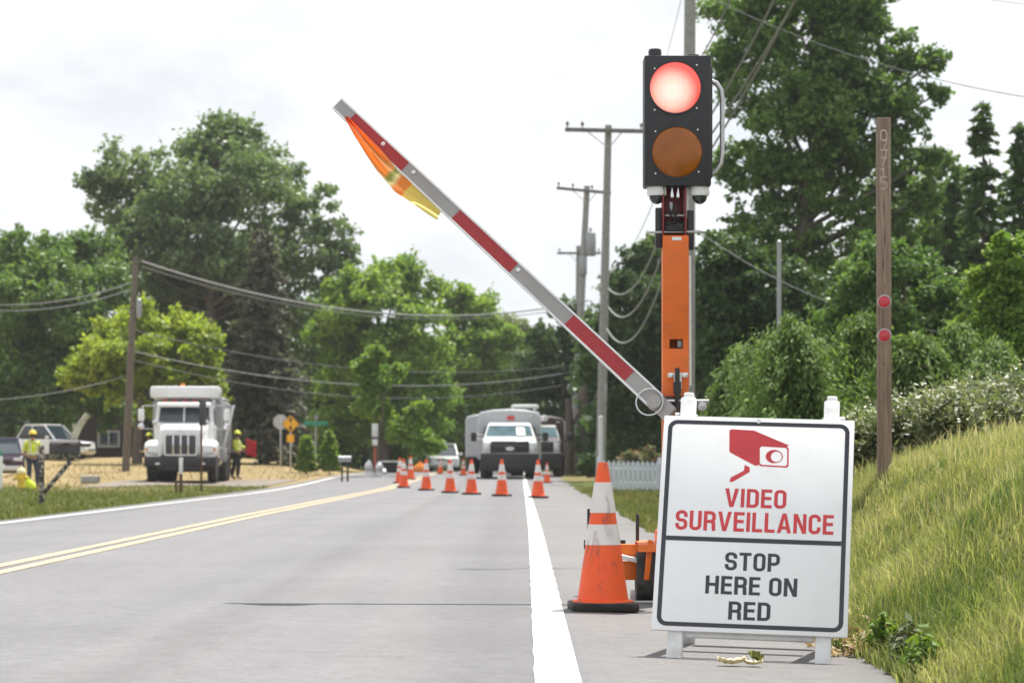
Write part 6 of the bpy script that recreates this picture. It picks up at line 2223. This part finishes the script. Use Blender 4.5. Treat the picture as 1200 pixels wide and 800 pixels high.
# near mailbox on a vine-covered post
Ym = 48
X = PX(49, Ym)
zb = ground_z(X, Ym)
mp_, nt, out = _nodes('lichen_mottled_wood')
b = N(nt, 'ShaderNodeBsdfPrincipled')
b.inputs['Roughness'].default_value = .9
nt.links.new(b.outputs[0], out.inputs[0])
tc = N(nt, 'ShaderNodeTexCoord').outputs['Object']
n1 = noise(nt, tc, 16, 3, .6)
r1 = ramp(nt, [(.44, (.035, .03, .028)), (.5, (.12, .1, .09)), (.56, (.42, .37, .33))])
nt.links.new(n1.outputs[0], r1.inputs[0])
nt.links.new(r1.outputs[0], b.inputs['Base Color'])
s = Ym / F
t = thing('mailbox', 'dark rural mailbox on a mottled post with diagonal brace, nearest on the left', 'mailbox', (X, Ym, zb), rz=rad(4))
MB().box((0, 0, .58), (.1, .1, 1.2), .01).build('post', mp_, t)
MB().box((.27, 0, .52), (.085, .085, .92), .01, rot=(0, rad(40), 0)).build('brace', mp_, t)
MB().box((.36, 0, .985), (.78, .09, .07), .01).build('support_arm', mp_, t)
prof = [(-.13, 0), (.13, 0), (.13, .14)] + [(.13 * math.cos(a * math.pi / 10), .14 + .13 * math.sin(a * math.pi / 10)) for a in range(1, 10)] + [(-.13, .14)]
mbx = MB().prism(prof, .16, .72, 'YZ', (0, 0, 1.021)).build('mailbox_shell', mat('weathered_dark_mailbox', (.07, .065, .065), .55, .3, var=.4, scale=18), t)
MB().prism([(a * 1.03, b * 1.03) for a, b in prof], .721, .75, 'YZ', (0, 0, 1.018)).box((.765, 0, 1.22), (.03, .05, .04), .005).build('mailbox_door', m_black, mbx)
MB().box((.5, -.142, 1.21), (.14, .006, .05), .002).build('mail_flag', m_black, mbx)

# near post at the picture's left edge
Yp = 70
X = PX(1, Yp)
t = thing('marker_post', 'white marker post with teal top at the left picture edge', 'post', (X, Yp, ground_z(X, Yp)), group='roadside marker posts')
MB().box((0, 0, .48), (.1, .04, .98), .006).build('post', m_white_plastic, t)
MB().box((0, 0, 1.03), (.104, .044, .12), .006).build('coloured_top', m_green_sign, t)
m_rustpost = mat('rusty_steel_post', (.11, .055, .035), .8, var=.3, scale=14)
Yp = 64
X = PX(212, Yp)
t = thing('marker_post', 'short post with white upper half in front of the dump truck bumper', 'post', (X, Yp, ground_z(X, Yp)), group='roadside marker posts')
MB().box((0, 0, .25), (.085, .05, .56), .005).build('post', m_rustpost, t)
MB().box((0, 0, .75), (.095, .05, .44), .006).build('white_top', m_white_plastic, t)
X = PX(206.5, 65)
t = thing('post_stub', 'low rusty stub just left of the white-topped post', 'post', (X, 65, ground_z(X, 65)))
MB().box((0, 0, .14), (.07, .05, .32), .006).box((0, -.03, .27), (.04, .012, .05), .003).build('post', m_rustpost, t)
Yp = 67
X = PX(236, Yp)
s = Yp / F
t = thing('edge_on_sign', 'tall thin dark post with a narrow panel seen edge-on before the dump truck', 'sign', (X, Yp, ground_z(X, Yp)), rz=rad(78))
zt_ = H + (HZ - 468) * s - ground_z(X, Yp)
MB().box((0, 0, zt_ / 2 - .1), (.06, .05, zt_ + .2), .004).build('post', m_rustpost, t)
MB().box((0, -.04, zt_ - .36), (.56, .012, .72), .004).build('sign_panel', m_black, t)
MB().box((0, -.03, zt_ - .2), (.5, .02, .05), .004).build('panel_rail', m_rustpost, t)
# grey box lying on the tan lawn
X = PX(106, 84)
t = thing('utility_cover', 'flat grey utility box sunk in the dry lawn behind the near mailbox', 'utility box', (X, 84, ground_z(X, 84)))
MB().box((0, 0, .1), (.6, .45, .26), .02).build('box', m_greymetal, t)
MB().box((0, 0, .245), (.66, .5, .035), .01).build('lid', m_silver, t)

# ------------------------------------------------------------------ signs beyond the truck
Ys = 104
s = Ys / F
X = PX(340.5, Ys)
zs = ground_z(X, Ys)
t = thing('diamond_sign', 'yellow diamond warning sign with small plaque below on a grey post', 'road sign', (X, Ys, zs), rz=rad(6))
MB().box((0, .02, (H + (HZ - 488) * s - zs) / 2), (.07, .04, H + (HZ - 488) * s - zs), .004).build('post', m_steel, t)
zc = H + (HZ - 496.5) * s - zs
hd_ = 10.6 * s
dsq = [(-hd_, zc), (0, zc - hd_), (hd_, zc), (0, zc + hd_)]
pl = MB().prism(dsq, -.012, 0).build('sign_panel', m_yellow_sign, t)
m_ink = mat('black_sign_ink', (.02, .02, .02), .5)
ring_mb([(a * .93, zc + (b - zc) * .93) for a, b in dsq], [(a * .87, zc + (b - zc) * .87) for a, b in dsq], -.0145, -.0125).build('sign_border', m_ink, pl)
sy = MB()
for sg in (-1, 1):      # up and down arrowheads on short shafts, as far as the photo resolves them
    sy.prism([(-.09, zc + sg * .15), (.09, zc + sg * .15), (0, zc + sg * .3)], -.015, -.0125)
    sy.prism([(-.03, zc + sg * .055), (.03, zc + sg * .055), (.03, zc + sg * .149), (-.03, zc + sg * .149)], -.015, -.0125)
sy.build('sign_symbol', m_ink, pl)
zc2 = H + (HZ - 513.5) * s - zs
MB().box((0, -.006, zc2), (8.4 * s, .012, 9 * s), .004).build('plaque', m_yellow_sign, t)
X = PX(329, 108)
s8 = 108 / F
zs = ground_z(X, 108)
t = thing('octagon_sign', 'pale back of an octagonal sign just left of the yellow diamond', 'road sign', (X, 108, zs), rz=rad(10))
zc = H + (HZ - 494) * s8 - zs
MB().prism([(.35 * math.cos(rad(22.5 + 45 * k)), zc + .35 * math.sin(rad(22.5 + 45 * k))) for k in range(8)], .03, .042).build('sign_panel', m_steel, t)
MB().box((0, 0, zc / 2 + .1), (.07, .05, zc + .3), .004).build('post', m_steel, t)
X = PX(370, 108)
zs = ground_z(X, 108)
t = thing('street_name_sign', 'green street name blades on a thin post right of the yellow diamond', 'street sign', (X, 108, zs))
zc = H + (HZ - 496) * s8 - zs
MB().tube([(0, 0, 0), (0, 0, zc + .2)], .03, 8).build('post', m_steel, t)
MB().box((0, -.04, zc), (1.06, .012, .2), .004).build('name_blade', m_green_sign, t)
MB().box((.02, .0, zc + .27), (.3, .012, .18), .004, rot=(0, 0, rad(60))).build('name_blade', m_steel, t)
# white sign on red post
Yr = 100
s = Yr / F
X = PX(439.5, Yr)
zs = ground_z(X, Yr)
t = thing('red_post_sign', 'white rectangular panels on a red-orange post left of the cones', 'sign', (X, Yr, zs))
zt_ = H + (HZ - 524) * s - zs
MB().box((0, 0, zt_ / 2), (.12, .1, zt_), .01).build('post', mat('faded_red_post', (.38, .09, .05), .6, var=.15), t)
MB().box((0, -.06, H + (HZ - 504) * s - zs), (.26, .03, .56), .01).build('sign_panel', m_silver, t)
MB().box((0, -.06, H + (HZ - 518) * s - zs), (.22, .03, .28), .01).build('sign_panel', m_white, t)
MB().box((0, -.055, H + (HZ - 513) * s - zs), (.2, .05, .1), .01).build('black_band', m_black, t)
# far mailbox
Yf = 88
s = Yf / F
X = PX(403, Yf)
zs = ground_z(X, Yf)
t = thing('mailbox', 'small dark mailbox on twin posts by the lawn left of the cones', 'mailbox', (X, Yf, zs), rz=rad(8))
zt_ = H + (HZ - 542) * s - zs
for x in (-.07, .14):
    MB().box((x, 0, zt_ / 2 - .05), (.07, .07, zt_ + .1), .006).build('post', m_black, t)
MB().box((.03, 0, zt_ + .015), (.48, .22, .03), .005).build('shelf', m_black, t)
prof2 = [(a * .75, b * .8) for a, b in prof]
mbx = MB().prism(prof2, -.2, .26, 'YZ', (0, 0, zt_ + .031)).build('mailbox_shell', m_greymetal, t)
MB().prism([(a * 1.04, b * 1.03) for a, b in prof2], .2605, .28, 'YZ', (0, 0, zt_ + .028)).build('mailbox_door', m_black, mbx)
# white wrapped bundles beside the red post
for px, Yq, hh, ww, lab in ((432.5, 99, .72, .24, 'taller white wrapped bundle left of the red-orange post'), (445, 99.5, .66, .26, 'white wrapped bundle right of the red-orange post'), (450.5, 98, .38, .14, 'smallest white bundle beside the dark low trailer')):
    X = PX(px, Yq)
    t = thing('white_bundle', lab, 'bundle', (X, Yq, ground_z(X, Yq)), rz=rad(px), group='white wrapped bundles at the roadside')
    secs = []
    for k in range(8):
        f = k / 7
        w_ = ww * (1.0, 1.05, .9, .8, .85, .75, .5, .12)[k]
        secs.append([(w_ * math.cos(q * math.pi / 7) * (1 + .12 * math.sin(2 * q + k)) + .06 * math.sin(k), w_ * .8 * math.sin(q * math.pi / 7), hh * f) for q in range(14)])
    loft(secs).build('wrapping', m_white, t)
    MB().lathe([(ww * .86, hh * .42), (ww * .88, hh * .44), (ww * .86, hh * .46)], 14).build('tie_band', m_greymetal, t)
Yq = 104
X = PX(460, Yq)
t = thing('low_trailer', 'low dark trailer with pale top rail behind the leftmost cones', 'trailer', (X, Yq, ground_z(X, Yq)))
MB().box((0, .8, .34), (.85, 1.5, .46), .03).build('trailer_box', m_under, t)
MB().box((0, .8, .6), (.95, 1.6, .06), .015).build('top_rail', m_silver, t)
for sg in (-1, 1):
    wheel(t, sg * .5, .8, .24, .14)
X = PX(492.5, 108)
t = thing('orange_bag', 'small orange sack between the leftmost cones', 'bag', (X, 108, ground_z(X, 108) + .1))
secs = []
for k in range(6):
    w_ = (.22, .27, .25, .2, .12, .05)[k]
    secs.append([(w_ * 1.3 * math.cos(q * math.pi / 6) * (1 + .1 * math.sin(2 * q + k)), w_ * .8 * math.sin(q * math.pi / 6), .09 * k) for q in range(12)])
loft(secs).build('sack', m_amber, t)
MB().tube([(-.05, 0, .42), (0, 0, .55), (.05, 0, .42)], .015, 6).build('strap', m_orange, t)

# dark green board on white posts behind the worker with the flag
Yg = 112
s = Yg / F
X = PX(292, Yg)
zs = ground_z(X, Yg)
t = thing('green_board', 'dark green panel between white posts right of the flag worker', 'board', (X, Yg, zs))
zt_ = H + (HZ - 518) * s - zs
MB().box((0, 0, zt_ * .6), (22 * s, .06, zt_ * .62), .01).build('panel', m_green_box, t)
MB().box((0, 0, zt_), (25 * s, .1, .12), .01).build('top_rail', m_white, t)
for sg in (-1, 1):
    MB().box((sg * 11.8 * s, 0, zt_ / 2 - .1), (.13, .1, zt_ + .1), .01).build('post', m_white, t)
X = PX(314, 112)
t = thing('white_post', 'thin white post leaning slightly between green board and octagonal sign', 'post', (X, 112, ground_z(X, 112)), rot=(0, rad(5), 0))
MB().tube([(0, 0, -.1), (0, 0, 1.2)], .07, 10).lathe([(.075, 1.2), (.06, 1.27), (0, 1.3)], 10).build('post', m_barkpale, t)

# dark house behind the parked pickup
Yh = 142
s = Yh / F
x0, x1 = PX(92, Yh), PX(176, Yh)
zb = ground_z((x0 + x1) / 2, Yh) - .1
t = thing('brown_house', 'dark brown house with one white-framed window behind the parked pickup', 'house', ((x0 + x1) / 2, Yh, zb))
Wd = x1 - x0
m_brown = mat('dark_brown_siding', (.03, .022, .018), .85, var=.2, scale=3)
Hh = 2.9
MB().box((0, 3.0, Hh / 2), (Wd, 6, Hh), .02).build('wall', m_brown, t)
MB().prism([(-.4, Hh), (6.4, Hh), (6.4, Hh + .12), (3.0, Hh + 1.9), (-.4, Hh + .12)], -Wd / 2 - .3, Wd / 2 + .3, 'YZ').build('roof', mat('dark_shingles', (.04, .037, .036), .9, var=.3, scale=6), t)
wx, wz = PX(127.5, Yh) - (x0 + x1) / 2, H + (HZ - 514) * s - zb
wo_ = ring_mb(rrect(wx - .66, wz - .5, wx + .66, wz + .5, .01, 1), rrect(wx - .54, wz - .38, wx + .54, wz + .38, .01, 1), -.06, .0).build('window', mat('grey_white_trim', (.36, .36, .34), .6), t)
MB().box((wx, -.02, wz), (1.08, .02, .77)).build('pane', m_glass, wo_)
MB().box((wx, -.045, wz), (.05, .03, .765), .004).build('mullion', m_white, wo_)
# pale low-roofed shed at far left
Yh = 150
s = Yh / F
x0, x1 = PX(24, Yh), PX(70, Yh)
zb = ground_z((x0 + x1) / 2, Yh)
t = thing('white_shed', 'white low-roofed shed showing above the parked pickup', 'shed', ((x0 + x1) / 2, Yh, zb))
Wd = x1 - x0
zt_ = H + (HZ - 500) * s - zb
MB().box((0, 2, zt_ / 2), (Wd, 4, zt_), .02).build('wall', m_boxgrey, t)
MB().prism([(-Wd / 2 - .25, zt_), (Wd / 2 + .25, zt_), (Wd / 2 - .1, zt_ + .25), (0.2, zt_ + .62), (-Wd / 2 + .1, zt_ + .3)], -.25, 4.2).build('roof', m_white, t)
MB().box((0, -.02, zt_ * .45), (1.2, .05, zt_ * .85), .01).build('door', m_greymetal, t)

# ------------------------------------------------------------------ white picket fence, right
Yf = 70
x0, x1 = PX(702, Yf), PX(845, Yf)
t = thing('picket_fence', 'white picket fence right of the road behind the large cone', 'fence', (x0, Yf, 0))
m_pick = mat('white_fence_paint', (.62, .66, .72), .6, var=.06, scale=4)
n = 26
for i in range(n):
    x = (x1 - x0) * i / (n - 1)
    y = 0.10 * x
    zb = ground_z(x0 + x, Yf + y)
    w_ = .062
    MB().prism([(-w_, .06), (w_, .06), (w_, .84), (0, .93), (-w_, .84)], -.012, .012).build('picket', m_pick, t, loc=(x, y, zb))
for zz in (.28, .68):
    mb = MB()
    pts = [(x, .1 * x + .035, ground_z(x0 + x, Yf + .1 * x) + zz) for x in np.linspace(0, x1 - x0, 10)]
    mb.tube(pts, .035, 4, smooth=False)
    mb.build('rail', m_pick, t)
for i in range(3):
    x = (x1 - x0) * i / 2
    zb = ground_z(x0 + x, Yf + .1 * x)
    MB().box((0, .08, .5), (.1, .08, 1.04), .008).build('post', m_pick, t, loc=(x, .1 * x, zb))
# tall white pipe at the fence's left end
X = PX(704, 78)
t = thing('white_pipe', 'thin white pipe standing beside the tall grey pole', 'pipe', (X, 78, ground_z(X, 78)))
MB().tube([(0, 0, -.1), (0, 0, H + (HZ - 489) * 78 / F)], .075, 10).lathe([(.085, 0), (.09, .05), (0, .09)], 10, (0, 0, H + (HZ - 489) * 78 / F - .02)).build('pipe', m_silver, t)
# pale tree trunks in the shade right of the trucks
for px, Y, top, lab in ((667, 110, 470, 'bare trunk just right of the dark truck in shade'), (684, 105, 455, 'bare trunk left of the tall grey pole in shade')):
    X = PX(px, Y)
    t = thing('tree_stem', lab, 'tree trunk', (X, Y, ground_z(X, Y)), group='shaded trunks right of the trucks')
    ht = H + (HZ - top) * Y / F
    MB().tube([(0, 0, -.2), (.06, 0, ht * .5), (-.03, 0, ht)], [.24, .2, .15], 10).build('trunk', m_bark, t)
    MB().tube([(.05, 0, ht * .6), (.5, .1, ht * .85), (.8, .2, ht * 1.05)], [.1, .07, .04], 7).build('branch', m_bark, t)

# ------------------------------------------------------------------ small things near the sign
rng = np.random.default_rng(5)
m_dry = leaf_mat('dry_leaf', [(.2, .12, .06), (.4, .29, .17), (.6, .5, .36)], .2, .7, 6)
m_fresh = leaf_mat('fresh_fallen_leaf', [(.2, .25, .04), (.3, .32, .06), (.38, .38, .1)], .3, .6, 6)


def curled_leaf(name, label, x, y, L, wdt, curl, rz, material, tilt=0.0, group=None):
    n, m = 9, 5
    V, fs = [], []
    for i in range(n):
        f = i / (n - 1)
        ww = wdt * math.sin(math.pi * (0.06 + 0.9 * f)) ** 0.7 * (1 + 0.18 * math.sin(i * 2.7))
        for j in range(m):
            g = (j / (m - 1) - .5) * 2
            V.append(((f - .5) * L, g * ww / 2, curl * (g * g * .6 + (2 * f - 1) ** 2 * .4) * L * .5 + .004 * math.sin(i * 3 + j * 2) + .004))
    for i in range(n - 1):
        for j in range(m - 1):
            fs.append((i * m + j, i * m + j + 1, (i + 1) * m + j + 1, (i + 1) * m + j))
    o = MB().add(V, fs, 0, True).build(name, material)
    o.modifiers.new('leaf_thickness', 'SOLIDIFY').thickness = .0015
    o.location = (x, y, zt(x, y) + .004)
    o.rotation_euler = (tilt, 0, rz)
    tag(o, label, 'leaf', group)
    return o


def sp(px, py):      # point on the shoulder
    Y = H * F / (py - HZ)
    return PX(px, Y), Y


m_paleleaf = leaf_mat('pale_dry_leaf', [(.52, .45, .32), (.66, .58, .43), (.74, .67, .52)], .2, .7, 6)
x, y = sp(857, 778)
curled_leaf('fallen_leaf', 'large pale curled leaf lying under the sign, left one', x, y - .02, .13, .07, .5, .2, m_paleleaf, group='leaves fallen under the sign')
x, y = sp(880, 778)
curled_leaf('fallen_leaf', 'small pale curled leaf under the sign beside the green one', x + .01, y - .02, .085, .06, .5, -.4, m_paleleaf, group='leaves fallen under the sign')
x, y = sp(884, 771)
curled_leaf('fallen_leaf', 'yellow-green leaf standing up under the sign', x, y, .08, .08, .7, .9, m_fresh, tilt=.5, group='leaves fallen under the sign')
# dry leaf litter collected at the asphalt edge beside the sign
n = 520
y = 11.6 + 1.6 * rng.random(n) ** 1.3
x = np.array([edge_r(b) for b in y]) + rng.normal(size=n) * .07 + .02
C = np.stack([x, y, np.array([terr(a, b) if a > edge_r(b) else zt(a, b) for a, b in zip(x, y)]) + .01 + .07 * rng.random(n) * (x > np.array([edge_r(b) for b in y]) - .04)], 1)
Nn = unit(rng.normal(size=(n, 3)) * .7 + np.array([0, 0, .8]))
L = .05 * (.5 + rng.random(n))
V, Fq = leaf_quads(C, Nn, L, L * .5, rng)
tag(np_mesh('leaf_litter', V, Fq, m_dry), 'dry curled leaves gathered at the asphalt edge', kind='stuff')
# broad-leaved weeds at the bottom right corner
m_weed = leaf_mat('weed_leaf', [(.06, .13, .015), (.13, .22, .03), (.22, .3, .05)], .35, .5, 3)
m_weedgrey = leaf_mat('dusty_weed_leaf', [(.07, .095, .04), (.12, .145, .07), (.19, .2, .11)], .25, .7, 3)
weeds = [(1000, 775, 10.25, .09, m_weed, 'lowest small bright weed at the asphalt edge, bottom right'), (1000, 785, 10.75, .08, m_weedgrey, 'dusty little weed at the asphalt edge just above the lowest bright one'),
         (1000, 748, 11.35, .08, m_weed, 'small weed beside the dry leaves at the asphalt edge')]
for k, (px, py, Y, r, mm, lab) in enumerate(weeds):
    X = PX(px, Y)
    X = max(X, edge_r(Y) + .07)
    t = thing('weed_plant', lab, 'weed', (X, Y, terr(X, Y)), group='weeds at the foot of the bank')
    n = 110
    a = rng.random(n) * 6.283
    rr = r * rng.random(n) ** .6
    C = np.stack([np.cos(a) * rr, np.sin(a) * rr, .05 + .2 * rng.random(n) * (1 - rr / r * .6)], 1)
    Nn = unit(np.stack([np.cos(a) * .4, np.sin(a) * .4, np.ones(n)], 1) + rng.normal(size=(n, 3)) * .35)
    D = unit(np.stack([np.cos(a), np.sin(a), -.2 * np.ones(n)], 1) + rng.normal(size=(n, 3)) * .3)
    L = .055 * (.6 + .9 * rng.random(n))
    V, Fq = leaf_quads(C, Nn, L, L * .55, rng, droop=D)
    np_mesh('foliage', V, Fq, mm, parent=t)
    mb = MB()
    for i in range(0, n, 4):
        mb.tube([(0, 0, -.02), tuple(C[i] * np.array([.6, .6, .6])), tuple(C[i])], .003, 4, cap=False)
    mb.build('stem', m_weed, t)

# ------------------------------------------------------------------ thin summer haze between the trees
mh = bpy.data.materials.new('summer_haze')
mh.use_nodes = True
nt = mh.node_tree
nt.nodes.clear()
out = nt.nodes.new('ShaderNodeOutputMaterial')
pv = nt.nodes.new('ShaderNodeVolumePrincipled')
pv.inputs['Color'].default_value = (0.92, 0.95, 1.0, 1)
pv.inputs['Density'].default_value = 0.00022
pv.inputs['Anisotropy'].default_value = 0.3
nt.links.new(pv.outputs[0], out.inputs['Volume'])
hz_box = MB().box((0, 1240, 12.4), (1830, 2560, 32.8)).build('haze', mh)
tag(hz_box, kind='stuff')
